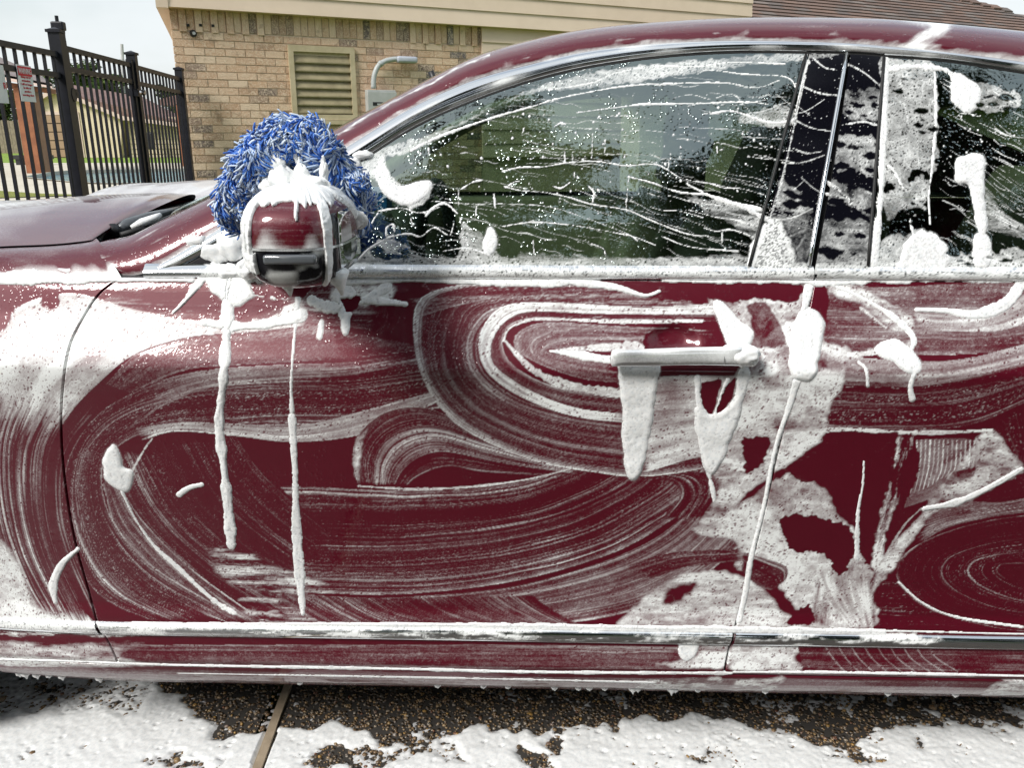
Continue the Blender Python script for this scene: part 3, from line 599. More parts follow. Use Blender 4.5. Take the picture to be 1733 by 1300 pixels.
w.patch([(1230, 205), (1300, 180), (1345, 185), (1340, 215), (1290, 215), (1240, 200)], 0.56, 0.15, 4, 2, (12, 5), rim=.2)
wl([(1200, 193), (1240, 188), (1300, 206), (1345, 205)], [1, 2, 2.5, 3], 1.2)
wl([(850, 290), (880, 283), (920, 282), (960, 275), (1010, 273), (1060, 280), (1110, 278), (1150, 300)], [1.6, 1.1, 1, .7, .7, 1.1, 1.1, .6], .9)
wl([(1060, 298), (1100, 308), (1150, 325), (1200, 330), (1250, 345), (1290, 355)], [.8, 1, 1.3, 1.3, 2, 4], 1)
wl([(852, 315), (880, 322), (920, 325), (960, 333), (1000, 345), (1060, 355), (1100, 372), (1160, 395), (1200, 400)], [.8, 1.2, .9, 1, .8, .9, .9, .8, .8], .8)
wl([(850, 383), (900, 376), (960, 380), (1010, 388), (1070, 400), (1110, 415)], [.9, 1.1, .8, .9, .7, .5], .8)
wl([(730, 340), (800, 345), (860, 345), (930, 350), (1000, 372), (1060, 395), (1080, 408)], [.5, .7, .6, .8, .8, 1, .6], .6, .8)
wl([(1120, 400), (1170, 418), (1250, 425)], [.7, 1, 1.2], .7); wl([(1000, 412), (1020, 420), (1025, 432)], [1, 1, .7])
wl([(720, 366), (735, 350), (755, 345), (775, 362)], [.8, 1.8, 1.2, 1.4]); wl([(640, 357), (680, 352), (710, 360), (745, 350)], [.9, 1, 1, 1.6])
wl([(692, 340), (695, 370), (700, 382)], [1.5, .8, 1.2]); wl([(655, 402), (690, 395), (712, 400), (735, 385), (760, 398), (768, 378)], [.8, 1, 2, 1.5, 1.5, 1])
wl([(780, 320), (800, 308), (815, 305)], [2.4, 1.3, 1.6]); wl([(855, 318), (870, 308), (880, 306)], [1.2, 1.6, 1]); wl([(936, 315), (950, 318), (965, 308)], [1.4, 1.6, 1])
wl([(838, 352), (836, 328)], [1.6, 1.2]); wl([(1003, 226), (1001, 268)], [1, .5]); wl([(1060, 345), (1062, 320), (1064, 300)], [1, .6, .5]); wl([(972, 300), (972, 290)], [1, .8]); wl([(996, 315), (1005, 325), (1003, 342)], [.8, 1.4, 1.4])
wl([(955, 255), (956, 275)], [.9, .6]); wl([(938, 214), (948, 208), (958, 210)], [.8, 1.4, 1.6]); wl([(750, 425), (790, 420), (830, 432)], [.6, 1, .6])
wl([(620, 395), (632, 372), (640, 360)], [1, 1.2, .9]); wl([(605, 440), (625, 420), (650, 405)], [1.6, 1.2, .8])
for (a, b) in ((1150, 300), (1165, 355), (1190, 385), (1130, 330), (1205, 312), (1235, 370), (1100, 350)):
    wl([(a, b), (a+22, b+6), (a+50, b+4+(a % 7)*3), (a+90, b+18+(a % 5)*5)], [.6, 1.1, .8, 1.1], .6, .85)
w.patch([(1150, 330), (1240, 345), (1290, 365), (1290, 420), (1250, 390), (1180, 350)], 0.50, 0.15, 4, 3, (30, 6), rim=.2)
wl([(1160, 310), (1210, 335), (1260, 352), (1300, 372)], [1, 2.2, 3, 6], 1.2)
g_r = np.random.default_rng(88)
for k in range(150):                      # fine water and soap trails, drifting down and to the right
    x, y = g_r.uniform(640, 1290), g_r.uniform(110, 440); l = g_r.uniform(20, 110); sl = .05+.35*((y-110)/330)*g_r.random()+(x-640)/650*.12*(y > 280)
    if y < 450-(x-590)*.9-60: continue
    q = [(x+l*t_, y+l*sl*t_+g_r.normal(0, 1.6)) for t_ in (0, .25, .5, .75, 1)]; W.line(q, [.2, .4+.3*g_r.random(), .3, .45, .2], .4+.3*g_r.random(), 0, .7)
for k in range(12):
    x, y = g_r.uniform(660, 1280), g_r.uniform(200, 430); W.line([(x, y), (x+g_r.normal(0, 1), y+g_r.uniform(6, 26))], [.9, .5, .3], .9, .3, .4)
for k in range(70):
    x, y = g_r.uniform(1590, 1733), g_r.uniform(130, 430); l = g_r.uniform(8, 50); W.line([(x, y), (x+l*.5, y+l*.3+g_r.normal(0, 3)), (x+l, y+l*.5)], [.3, .6, .3], .5+.4*g_r.random(), 0, .7)
w.dots(1800, (700, 130, 1340, 440), (.2, .55), .75, 0); w.dots(260, (660, 180, 1320, 330), (.35, 1.7), 1.05, .7, 1.3); w.dots(900, (850, 150, 1340, 420), (.25, .8), 1, .5); w.dots(300, (640, 260, 1280, 440), (.25, 1.2), 1, .6)
# pillars: panes 1 and 2
w.patch([(1270, 452), (1285, 400), (1310, 370), (1330, 395), (1345, 430), (1340, 452)], 0.95, 0.07, 4, 2, rim=.1)
w.clump([(1265, 455), (1278, 405), (1300, 380), (1318, 400), (1320, 455)], 3, 1.1, 4)
wl([(1300, 375), (1318, 320), (1335, 250), (1352, 170), (1366, 100)], [4, 2, 1.5, 2.5, 6], 1.4)
for (a, b, c, d) in ((1345, 140, 1425, 162), (1335, 198, 1410, 222), (1318, 275, 1395, 262), (1325, 322, 1360, 305), (1305, 372, 1375, 352), (1355, 300, 1405, 330), (1375, 98, 1415, 118), (1340, 250, 1390, 256)):
    wl([(a, b), ((a+c)/2, (b+d)/2+6), (c, d)], [1, 1.6, 1], .8)
w.patch([(1318, 300), (1360, 330), (1372, 360), (1340, 362), (1310, 350)], 0.56, 0.17, 3, 2); w.patch([(1300, 360), (1390, 372), (1370, 450), (1300, 450)], 0.28, 0.10, 3, 3)
w.patch([(1426, 155), (1490, 150), (1490, 200), (1430, 200)], 0.50, 0.17, 4, 1, (8, 8)); w.patch([(1415, 230), (1486, 235), (1484, 302), (1440, 285), (1412, 290)], 0.62, 0.15, 4, 1, (12, 6)); w.patch([(1400, 300), (1480, 330), (1478, 372), (1440, 350), (1395, 345)], 0.45, 0.17, 4, 1)
w.patch([(1385, 372), (1470, 375), (1465, 450), (1370, 450)], 0.50, 0.15, 3, 3, (14, 5))
wl([(1395, 305), (1420, 322), (1440, 345), (1435, 362)], [2, 2.6, 3.5, 2.5], 2)
wl([(1428, 105), (1460, 122), (1485, 142)], [1, 2, 1]); wl([(1430, 210), (1460, 206), (1486, 212)], [1, 2, 3])
# rear window: broad vertical curtain of foam
w.patch([(1488, 95), (1530, 100), (1580, 110), (1585, 200), (1582, 290), (1550, 285), (1530, 320), (1500, 310), (1488, 330)], 0.58, 0.12, 4, 2, (12, 14), rim=.25)
wl([(1500, 95), (1497, 180), (1494, 260), (1490, 340), (1478, 452)], [7, 6, 8, 6, 8], 3, 1.05, .3)
wl([(1582, 120), (1584, 200), (1578, 280), (1572, 330), (1574, 380)], [1.5, 2, 2, 1.5, 1.5], 1.4)
wl([(1530, 320), (1510, 285), (1500, 280)], [2, 3, 4]); wl([(1490, 120), (1540, 112), (1600, 118), (1618, 140)], [5, 4, 5, 6], 2)
w.clump([(1612, 120), (1640, 135), (1655, 150), (1652, 178), (1636, 186), (1615, 172), (1612, 150)], 3, 1.05, 3, 2)
w.patch([(1650, 140), (1700, 145), (1728, 160), (1720, 182), (1680, 190), (1652, 180)], 0.56, 0.12, 4, 2, rim=.2)
w.clump([(1618, 272), (1650, 262), (1665, 270), (1662, 320), (1668, 380), (1662, 400), (1650, 360), (1640, 310), (1620, 305)], 5, 1.1, 2, 3)
w.clump([(1650, 400), (1668, 398), (1674, 445), (1650, 448)], 4, 1.1, 2, 3)
w.patch([(1665, 310), (1700, 360), (1740, 385), (1740, 405), (1690, 395), (1668, 380)], 0.43, 0.12, 2, 2, (24, 3))
for k in range(6): wl([(1668, 275+k*14), (1700, 300+k*16), (1742, 330+k*14)], [.4, .6, .5], .3, .7)
w.patch([(1480, 452), (1490, 410), (1530, 395), (1560, 390), (1585, 398), (1600, 425), (1640, 430), (1733, 425), (1733, 455)], 0.78, 0.10, 5, 3, rim=.15)
w.clump([(1520, 455), (1535, 410), (1560, 395), (1590, 405), (1600, 455)], 3, 1.05, 5)
w.patch([(1490, 330), (1525, 320), (1530, 350), (1500, 370)], 0.56, 0.15, 4, 2); wl([(1540, 370), (1545, 395)], 2)
w.patch([(1525, 315), (1570, 300), (1570, 340), (1540, 365), (1520, 340)], 0.56, 0.15, 5, 2, rim=.2)
w.dots(700, (1320, 95, 1480, 450), (.25, 1.0), 1, .5); w.dots(200, (1590, 180, 1733, 300), (.3, 1.6), 1, .6)
# belt line foam over everything at the foot of the glass
w.patch([(560, 440), (640, 446), (800, 449), (1250, 449), (1300, 440), (1400, 445), (1500, 440), (1733, 440), (1733, 475), (560, 470)], 0.90, 0.12, 3, 2, (40, 6))
for a, b, c, d in ((1432, 160, 1488, 198), (1418, 236, 1484, 300), (1402, 305, 1478, 368), (1320, 310, 1365, 358), (1500, 110, 1580, 290), (1500, 320, 1570, 400), (1655, 145, 1722, 185), (1375, 380, 1462, 445), (1600, 415, 1733, 448), (610, 400, 700, 445)):
    for _ in range(9):
        x, y = w.rng.uniform(a, c), w.rng.uniform(b, d); r = w.rng.uniform(1.5, 6)*(1+w.rng.random()); w.hole([(x-r*1.6, y), (x, y-r*.6), (x+r*1.6, y+1), (x, y+r*.7)], 1.5, 1, .15, 5)
w.finish(60000, 1.9)
# ------------------------------------------------------------------ the car
car = empty('parked_car', (.35, CARY, 0)); tag(car, 'dark red sedan covered in white soap suds, parked on the driveway', 'car')
def ipx(pts, srf=S):                     # px polyline -> x as a function of z on the surface
    q = on_np(spl(pts, 80), srf); o = np.argsort(q[:, 1]); return lambda z: np.interp(z, q[o, 1], q[o, 0])
GAP1 = ipx([(208, 466), (170, 495), (145, 530), (118, 585), (106, 660), (104, 740), (112, 830), (128, 920), (150, 1000), (165, 1055), (185, 1090), (208, 1140)])
GAP2 = ipx([(1380, 462), (1365, 540), (1345, 640), (1318, 760), (1290, 880), (1265, 980), (1245, 1060), (1236, 1090), (1225, 1142)])
ZB = on(866, 474, S)[2]; ZL = on(866, 1135, S)[2]; ZC1 = on(866, 1064, S)[2]; ZC0 = on(866, 1086, S)[2]
def dent(X, Z): return .013*np.exp(-(((X-HX)/.034)**2+((Z-HZ)/.021)**2)**2)
HX, _, HZ = on(1140, 578, S)
def film(X, Z): return B.at(B.F, X, Z)
def panel(name, xl, xr, z0, z1, parent, nx, nz, mat=PAINT, off=0.0, mid=None, fl=.012, ff=film, srf=S, dn=False, label=None):
    z = np.linspace(z0, z1, nz) if not hasattr(nz, '__len__') else np.asarray(nz); a, b = xl(z), xr(z)
    if mid is None: X = a[:, None]+(b-a)[:, None]*np.linspace(0, 1, nx)[None]
    elif mid[0] == 'L': m = np.full_like(z, mid[1]); X = np.hstack([a[:, None]+(m-a)[:, None]*np.linspace(0, 1, 30, endpoint=False)[None], m[:, None]+(b-m)[:, None]*np.linspace(0, 1, nx)[None]])
    else: m = np.full_like(z, mid[1]); X = np.hstack([a[:, None]+(m-a)[:, None]*np.linspace(0, 1, nx, endpoint=False)[None], m[:, None]+(b-m)[:, None]*np.linspace(0, 1, 30)[None]])
    Z = np.broadcast_to(z[:, None], X.shape).copy(); Y = srf(X, Z)+off
    if dn: Y = Y+dent(X, Z)
    Fm = ff(X, Z) if ff else np.zeros_like(X)
    V = np.stack([X, Y-.0003*Fm, Z], -1)
    if fl: V = np.pad(V, ((1, 1), (1, 1), (0, 0)), 'edge'); Fm = np.pad(Fm, 1, 'edge'); V[0, :, 1] += fl; V[-1, :, 1] += fl; V[:, 0, 1] += fl; V[:, -1, 1] += fl
    o = grid_obj(name, V, mat, parent, {'foam': Fm}, flip=False)
    if label: o['label'] = label
    return o
c_ = lambda v: (lambda z: np.full_like(np.asarray(z, float), v))
g_ = .0022; DX = .00165; NZ = int((ZB-ZL)/DX)
AX, AZ, AR = -1.36, .345, .355; RXX = 1.74
def arch(cx, s, lim): return lambda z: cx+s*np.where(z < AZ+AR, np.sqrt(np.clip(AR**2-(z-AZ)**2, 0, None)), 0.0)
fend = panel('front_fender', arch(AX, 1, 0), lambda z: GAP1(z)-g_, ZL, ZB, car, 240, NZ, mid=('L', -.92))
fdoor = panel('front_door', lambda z: GAP1(z)+g_, lambda z: GAP2(z)-g_, ZL, ZB, car, int(1.12/DX), NZ, dn=True, label='front door wiped in wide curved swirls of suds')
rdoor = panel('rear_door', lambda z: GAP2(z)+g_, c_(1.33), ZL, ZB, car, int(.5/DX), NZ, mid=('R', .90), label='rear door under thick sheets of suds')
quart = panel('rear_quarter_panel', c_(1.335), arch(RXX, -1, 0), ZL, ZB, car, 20, 60)
panel('rear_quarter_panel', arch(RXX, 1, 0), c_(2.75), .26, ZB, car, 30, 60)
panel('front_fender', c_(-1.72), arch(AX, -1, 0), .26, ZB, car, 20, 60)
zr = np.linspace(.155, ZL-.0035, 62)
rock = panel('sill_panel', c_(-.945), c_(1.40), 0, 0, car, 980, zr, mid=None, fl=.012, label='lower sill panel with small hanging drops of suds')
# dark structure behind the gaps, and floor
z = np.linspace(.16, ZB+.01, 20); xs = np.linspace(-.80, 1.34, 60); X, Z = np.meshgrid(xs, z)
grid_obj('door_frame', np.stack([X, S(X, Z)+.028, Z], -1), BLACK, car)
m = MB(); m.box((-1.75, 1.42, .17), (2.6, 2.92, .24)); m.build('floor_pan', BLACK, car)
m = MB(); m.box((-1.70, 1.47, .24), (-.62, 2.87, .90)); m.build('engine_bay', BLACK, car)
# belt moulding
def belt(name, x0, x1, n, ff=True, mirror=False):
    xs = np.linspace(x0, x1, n); t = np.linspace(0, 1, 14); X, T = np.meshgrid(xs, t); Z = ZB+.0015+(.0215)*T
    Y = S(X, ZB)*(1-T)+G(X, ZB+.023)*T-.0075*np.sin(np.pi*T)**.7
    Fm = np.maximum(film(X, Z), W.at(W.F, X, Z))*.9 if ff else np.zeros_like(X)
    if mirror: Y = 2*CARY-Y
    return grid_obj(name, np.stack([X, Y, Z], -1), CHROME, car, {'foam': Fm}, flip=mirror)
XBL = on(244, 466, S)[0]
belt('belt_moulding', XBL, float(GAP2(ZB))-.002, 700); belt('belt_moulding', float(GAP2(ZB))+.002, 2.0, 500)
# lower moulding: one bar per panel
def bar(name, a, b, par):
    z = np.linspace(ZC0, ZC1, 12); A, Bx = a(z), b(z); n = int((Bx-A).max()/.0018); X = A[:, None]+(Bx-A)[:, None]*np.linspace(0, 1, n)[None]; Z = np.broadcast_to(z[:, None], X.shape)
    T = (Z-ZC0)/(ZC1-ZC0); Y = S(X, Z)-.0075*np.clip(np.sin(np.pi*T), 0, 1)**.35
    grid_obj(name, np.stack([X, Y, Z], -1), CHROME, par, {'foam': film(X, Z)})
bar('lower_moulding', c_(-.95), lambda z: GAP1(z)-.003, fend); bar('lower_moulding', lambda z: GAP1(z)+.003, lambda z: GAP2(z)-.003, fdoor); bar('lower_moulding', lambda z: GAP2(z)+.003, c_(1.33), rdoor)

# ---- greenhouse ----
E0 = [(88, 452), (120, 464), (180, 467), (245, 462), (300, 430), (370, 387), (450, 337), (520, 290), (600, 240), (700, 180), (800, 135), (900, 107), (1000, 85), (1130, 72), (1260, 68), (1420, 72), (1500, 78), (1600, 88), (1733, 105), (1850, 125)]
EI = [None, None, None, (262, 468), (315, 447), (385, 410), (465, 362), (535, 318), (612, 270), (707, 211), (806, 167), (905, 134), (1003, 111), (1130, 94), (1260, 87), (1420, 89), (1500, 94), (1600, 102), (1733, 122), (1850, 141)]
E1 = [(86, 449), (100, 439), (130, 422), (180, 407), (225, 397), (285, 368), (370, 328), (450, 284), (550, 230), (670, 165), (800, 100), (900, 70), (1000, 52), (1130, 41), (1260, 36), (1420, 37), (1500, 41), (1600, 49), (1733, 63), (1850, 80)]
EW = [.004, .03, .06, .09, .10, .11, .12, .12, .12, .13, .16, .19, .21, .23, .24, .24, .24, .24, .24, .24]
E2 = [None]*5 + [(335, 349), (400, 328), (480, 286), (570, 238), (680, 178), (805, 112), (900, 80), (1000, 61), (1130, 50), (1260, 46), (1420, 47), (1500, 51), (1600, 59), (1733, 73), (1850, 92)]
K = len(E0)
W0 = [on(*p, G) for p in E0]; W1 = [P(p[0], p[1], W0[i][1]+EW[i]) for i, p in enumerate(E1)]; W2 = [P(p[0], p[1], CARY) if p else None for p in E2]; WI = [on(*p, G) if p else None for p in EI]
x_, z_ = W0[-1][0], W0[-1][2]
for (dx, dz, di) in ((.35, -.05, -.05), (.75, -.19, -.19), (1.15, -.335, -.32)):
    a = (x_+dx, float(G(x_+dx, z_+dz)), z_+dz); W0.append(a); W1.append((a[0]-.02, a[1]+.22, W1[K-1][2]+dz*1.08)); W2.append((a[0]+.03, CARY, W2[K-1][2]+dz*.95))
    if dx < .8: WI.append((a[0], float(G(a[0], a[2]-.018)), a[2]-.018))
W0, W1 = np.array(W0), np.array(W1); W2n = np.array([w if w else (np.nan,)*3 for w in W2])
def loft(rows, n, nr, bulge=0.0, out=(0, -.7, .7), i0=0, i1=None):
    A, Bq = (splk(r[i0:i1], n) for r in rows); t = np.linspace(0, 1, nr)[:, None, None]
    w = np.linalg.norm(Bq-A, axis=1)[None, :, None]
    if bulge == 'round':
        c1, s1 = 1-np.cos(t*np.pi/2), np.sin(t*np.pi/2); D = (Bq-A)[None]; V = A[None]+D*s1; V[..., 1] = (A[None]+D*c1)[..., 1]; return V
    return A[None]*(1-t)+Bq[None]*t + bulge*w*np.sin(np.pi*t)**.8*np.array(out)
def mir(V): V = V.copy(); V[..., 1] = 2*CARY-V[..., 1]; return V
n = 1500; V = loft((W0, W1), n, 44, 'round')
kk = np.linspace(0, len(W0)-1, n); tt = np.linspace(0, 1, 44)[:, None]; r_ = np.random.default_rng(3)
nz = lambda a, b: vnoise(44, n, a, b, r_)
Fm = .02+.14*np.clip(nz(2, 30), 0, 1)+.0*tt
bandc = .42+.10*vnoise(1, n, 1, 40, r_); Fm += .75*np.clip(1.2-np.abs(tt-bandc-.05*nz(4, 7))/(.05+.05*np.abs(vnoise(1, n, 1, 12, r_))), 0, 1)*((kk > 8.1) & (kk < 10.3))*(.75+.3*nz(3, 5))
Fm += .5*np.clip(nz(1.6, 60)*1.8-.6, 0, 1)*(kk < 5)*(tt < .85)
Fm += .85*np.exp(-((kk-16.45+.12*nz(9, 20))/.20)**4)*(.85+.3*nz(6, 9)); Fm += .45*np.exp(-((kk-16.15-1.2*(.6-tt))/.35)**2)*np.exp(-((tt-.55)/.25)**2)
Fm += .12*np.clip(nz(7, 50)+tt*.8-.3, 0, 1)*(kk > 10); Fm += .9*np.clip(1-(1-tt)/.10*(1+.6*nz(3, 9)), 0, 1)*((kk > 3.5) & (kk < 7.5) | (kk > 14.8))
Fm += .7*np.clip(1-tt/.09*(1+.7*nz(3, 12)), 0, 1); Fm *= 1+.2*nz(2, 2.5)
grid_obj('roof_pillar', V, PAINT, car, {'foam': np.clip(Fm, 0, 1.1)}, flip=True)
grid_obj('roof_pillar', mir(loft((W0, W1), 120, 10, 'round')), PAINT_CLEAN, car)
V = loft((W1, W2n), 90, 16, .02, (0, 0, 1), 5, 12); grid_obj('windshield', np.concatenate([V, mir(V)[::-1][1:]]), GLASS_CLEAN, car, flip=True)
V = loft((W1, W2n), 160, 20, .0, (0, 0, 1), 11, K+1); V[..., 2] += .0
grid_obj('roof', np.concatenate([V, mir(V)[::-1][1:]]), PAINT_CLEAN, car, flip=True)
V = loft((W1, W2n), 60, 16, .02, (0, 0, 1), K, None); grid_obj('rear_windshield', np.concatenate([V, mir(V)[::-1][1:]]), GLASS_CLEAN, car, flip=True)
V = loft((W1, W2n), 90, 12, .0, (0, 0, 1), 11, K+1); V[..., 2] -= .035
HEAD = noisy('grey_green_headliner', (.14, .15, .10), (.17, .18, .12), 30, .9); TAN = noisy('tan_leather', (.30, .28, .19), (.35, .33, .23), 40, .55); DASH = noisy('dark_green_dash', (.07, .08, .06), (.10, .11, .085), 50, .6)
grid_obj('headliner', np.concatenate([V, mir(V)[::-1][1:]]), HEAD, car)
# chrome surround of the side glass
A = np.array(W0[3:len(WI)]); C = np.array(WI[3:]); n = 1300; A, C = splk(A, n), splk(C, n); t = np.linspace(0, 1, 14)[:, None, None]
V = A[None]*(1-t)+C[None]*t+.008*np.sin(np.pi*t)**.5*np.array((0, -1, .35)); r_ = np.random.default_rng(8)
tt = np.linspace(0, 1, 14)[:, None]; Fm = .12+.5*np.clip(vnoise(14, n, 3, 30, r_)*1.5-.2, 0, 1)+.6*np.clip(vnoise(14, n, 9, 90, r_)*1.4-.1, 0, 1)
grid_obj('window_moulding', V, CHROME, car, {'foam': np.clip(Fm, 0, .95)}, flip=True)
grid_obj('window_moulding', mir(V[:, ::12]), CHROME_CLEAN, car)
rub = C[::6]+np.array((0, .001, -.002)); m = MB(); m.tube(rub, .003, 6); m.build('window_seal', RUBBER, car, True)
# strip between red pillar and chrome
# glass panes on the greenhouse surface
ci = np.array(WI[3:]); cx = splk(ci, 600); ordx = np.argsort(cx[:, 0]); ZT = lambda x: np.interp(x, cx[ordx, 0], cx[ordx, 2])
def pane(name, pb0, pb1, pt0, pt1, mat, par, step=.0017, off=0.0, foam=True, world=None, inset=.0, label=None):
    xb0, xb1, xt0, xt1 = world or [on(*q, G)[0] for q in (pb0, pb1, pt0, pt1)]
    zb = ZB+.012; nx = max(4, int(max(xb1-xb0, xt1-xt0)/step)); nz = max(4, int((1.31-zb)/step)); u = np.linspace(0, 1, nx)[None]; v = np.linspace(0, 1, nz)[:, None]
    X = (xb0+(xb1-xb0)*u)*(1-v)+(xt0+(xt1-xt0)*u)*v; Z = zb+(ZT(X)-.002-inset-zb)*v; Z = np.maximum(Z, zb+.0005*v)
    o = grid_obj(name, np.stack([X, G(X, Z)+off, Z], -1), mat, par, {'foam': W.at(W.F, X, Z)} if foam else None)
    if label: o['label'] = label
    return o
pane('window_pane', (588, 450), (1272, 450), (588, 284), (1368, 92), GLASS, fdoor, label='front side window with suds drops and runs')
pane('window_pane', None, None, None, None, GLASS, rdoor, world=[on(1472, 450, G)[0], 1.25, on(1498, 95, G)[0], 1.22], label='rear side window with a broad curtain of suds')
pane('pillar_cover', (1272, 450), (1364, 450), (1369, 91), (1428, 91), PIANO, fdoor, off=-.003)
pane('pillar_cover', (1376, 450), (1466, 450), (1438, 91), (1494, 95), PIANO, rdoor, off=-.003)
pane('mirror_triangle', (262, 460), (590, 450), (262, 460), (590, 286), PIANO, fdoor, off=-.001)
pane('pillar_frame', (1262, 450), (1480, 450), (1360, 91), (1500, 95), BLACK, car, step=.02, off=.014, foam=False)
m = MB()
for a, b in (((1369, 450), (1433, 90)),): m.tube([on(a[0]+(b[0]-a[0])*k/10, a[1]+(b[1]-a[1])*k/10, G, -.004) for k in range(11)], .0035, 8)
m.build('pillar_trim', CHROME_CLEAN, car, True)
m = MB(); m.tube([on(1268+(1364-1268)*k/10, 450-358*k/10, G, -.003) for k in range(11)], .0026, 6); m.tube([on(1469+(1496-1469)*k/10, 450-355*k/10, G, -.003) for k in range(11)], .0026, 6); m.build('window_seal', RUBBER, car, True)
xs = np.linspace(1.22, 2.6, 30); v = np.linspace(0, 1, 12)[:, None]      # rear pillar
zt = np.interp(xs, W0[K-1:, 0], W0[K-1:, 2]); Z = ZB+.02+(np.maximum(zt, ZB+.021)[None]-ZB-.02)*v; X = np.broadcast_to(xs[None], Z.shape)
V = np.stack([X, G(X, Z)+.001, Z], -1); grid_obj('rear_pillar', V, PAINT_CLEAN, car); grid_obj('rear_pillar', mir(V), PAINT_CLEAN, car, flip=True)

# ---- hood, fender top, cowl ----
HOODM = make_paint('wet_hood_paint', True, -.28); HOODM.node_tree.nodes['Principled BSDF'].inputs['Coat IOR'].default_value = 2.3
h0 = np.array([(-1.80, float(S(-1.80, ZB))+.14, .90), (-1.5, float(S(-1.5, ZB))+.13, .945), (-1.1, float(S(-1.1, ZB))+.135, .968), P(-60, 420, 1.43), P(0, 417, 1.42), P(90, 413, 1.42), P(150, 407, 1.43), P(163, 403, 1.47)])
h1 = np.array([(-1.85, 1.78, .905), (-1.55, 1.78, .957), (-1.2, 1.78, .985)]+[P(-60, 349, 1.76), P(0, 346.5, 1.76), P(140, 336, 1.78), P(250, 332, 1.80), P(300, 336, 1.85)])
x2 = [-1.95, -1.62, -1.25, -1.08, -1.0, -.92, -.86, -.815]; z2 = [.90, .955, .985, .985, .988, .993, .997, 1.0]
h2 = np.array([(a, CARY, b) for a, b in zip(x2, z2)])
Va = [splk(q, 260) for q in (h0, h1, h2)]; tv = np.linspace(0, 1, 90)[:, None, None]; tb = .46
l0 = (tv-tb)*(tv-1)/((0-tb)*(0-1)); l1 = tv*(tv-1)/(tb*(tb-1)); l2 = tv*(tv-tb)/(1*(1-tb)); V = Va[0][None]*l0+Va[1][None]*l1+Va[2][None]*l2; r_ = np.random.default_rng(4)
V[..., 2] += .0003*vnoise(90, 260, 9, 16, r_)
sheen_film = np.clip(.60+.10*vnoise(90, 260, 14, 9, r_)-.56*np.clip((V[..., 0]+1.02)*7, 0, 1)*np.clip((1.95-V[..., 1])*3, 0, 1)+.1*vnoise(90, 260, 5, 22, r_), 0, 1)  # thin suds film, also whitening the hood in place of the sky's reflection
grid_obj('hood', np.concatenate([V, mir(V)[::-1][1:]]), HOODM, car, {'foam': np.concatenate([sheen_film, sheen_film[::-1][1:]])}, flip=True)
f0 = np.array([(x, float(S(x, ZB)), ZB) for x in (-1.80, -1.5, -1.1)]+[(x, float(S(x, ZB)), ZB) for x in (on(-60, 474, S)[0], on(0, 474, S)[0], on(90, 474, S)[0], on(170, 474, S)[0], on(206, 474, S)[0])])
V = loft((f0, h0-np.array((0, .002, .004))), 700, 40, .16, (0, -.55, .8)); tt = np.linspace(0, 1, 40)[:, None]; r_ = np.random.default_rng(12)
Fm = .12+1.0*np.clip(1-tt/(.16+.10*vnoise(1, 700, 1, 22, r_)), 0, 1)+.10*np.clip(vnoise(40, 700, 6, 50, r_), 0, 1)
xx = V[..., 0]; Fm += .8*np.exp(-((xx-V[0, 640, 0]-.02*tt)/.010)**2)*(tt < .45)
grid_obj('fender_top', V, PAINT, car, {'foam': np.clip(Fm, 0, 1.1)}, flip=True)
grid_obj('fender_top', mir(V[:, ::10]), PAINT_CLEAN, car)
f1 = np.array([(x, float(S(x, ZB)), ZB) for x in np.linspace(-.72, 2.6, 12)]); g1 = f1+np.array((0, .03, .012)); grid_obj('shoulder', loft((f1, g1), 40, 4), BLACK, car, flip=True)
cw0 = np.array([np.array(h0[-1])+(0, .02, -.03), (-.80, 1.75, .962), (-.815, CARY, .968)]); cw1 = np.array([np.array(W1[4])+(.03, .0, -.03), (W1[5][0]+.03, 1.75, .985), (W2n[5][0]+.02, CARY, .985)])
V = loft((cw0, cw1), 40, 14); V[..., 2] -= .02*np.sin(np.linspace(0, np.pi, 14))[:, None]; V = np.swapaxes(V, 0, 1)
cowl = grid_obj('cowl_panel', np.concatenate([V, mir(V)[::-1][1:]]), BLACK, car, flip=True)
m = MB()
hedge = splk(h2[-1:].tolist()+[(-.81, 1.9, .995), (-.795, 1.65, .99)]+[h0[-1].tolist()], 20); m.tube(hedge-np.array((0, 0, .006)), .007, 6); m.build('hood_seal', RUBBER, car, True)
GREYP = noisy('grey_plastic', (.09, .10, .11), (.12, .13, .14), 60, .3)
wr = empty('x'); bpy.data.objects.remove(wr)
m = MB(); m.tube([P(196, 392, 1.53), P(215, 380, 1.55), P(250, 368, 1.60), P(285, 358, 1.68), P(318, 349, 1.78)], [.007, .011, .010, .006, .004], 8); wa = m.build('wiper_arm', GREYP, car, True)
m = MB(); m.tube([P(205, 398, 1.50), P(240, 388, 1.53), P(280, 372, 1.60), P(320, 356, 1.70), P(345, 346, 1.85)], .006, 6); m.build('wiper_blade', RUBBER, wa, True)
m = MB(); m.tube([P(192, 396, 1.52), P(192, 384, 1.53)], .011, 10); m.build('wiper_pivot', BLACK, wa, True)
m = MB(); m.tube([P(222, 385, 1.528), P(240, 377, 1.535), P(262, 369, 1.55), P(272, 363, 1.56)], [.004, .008, .007, .004], 8); m.build('wiper_suds', FOAM, wa, True)
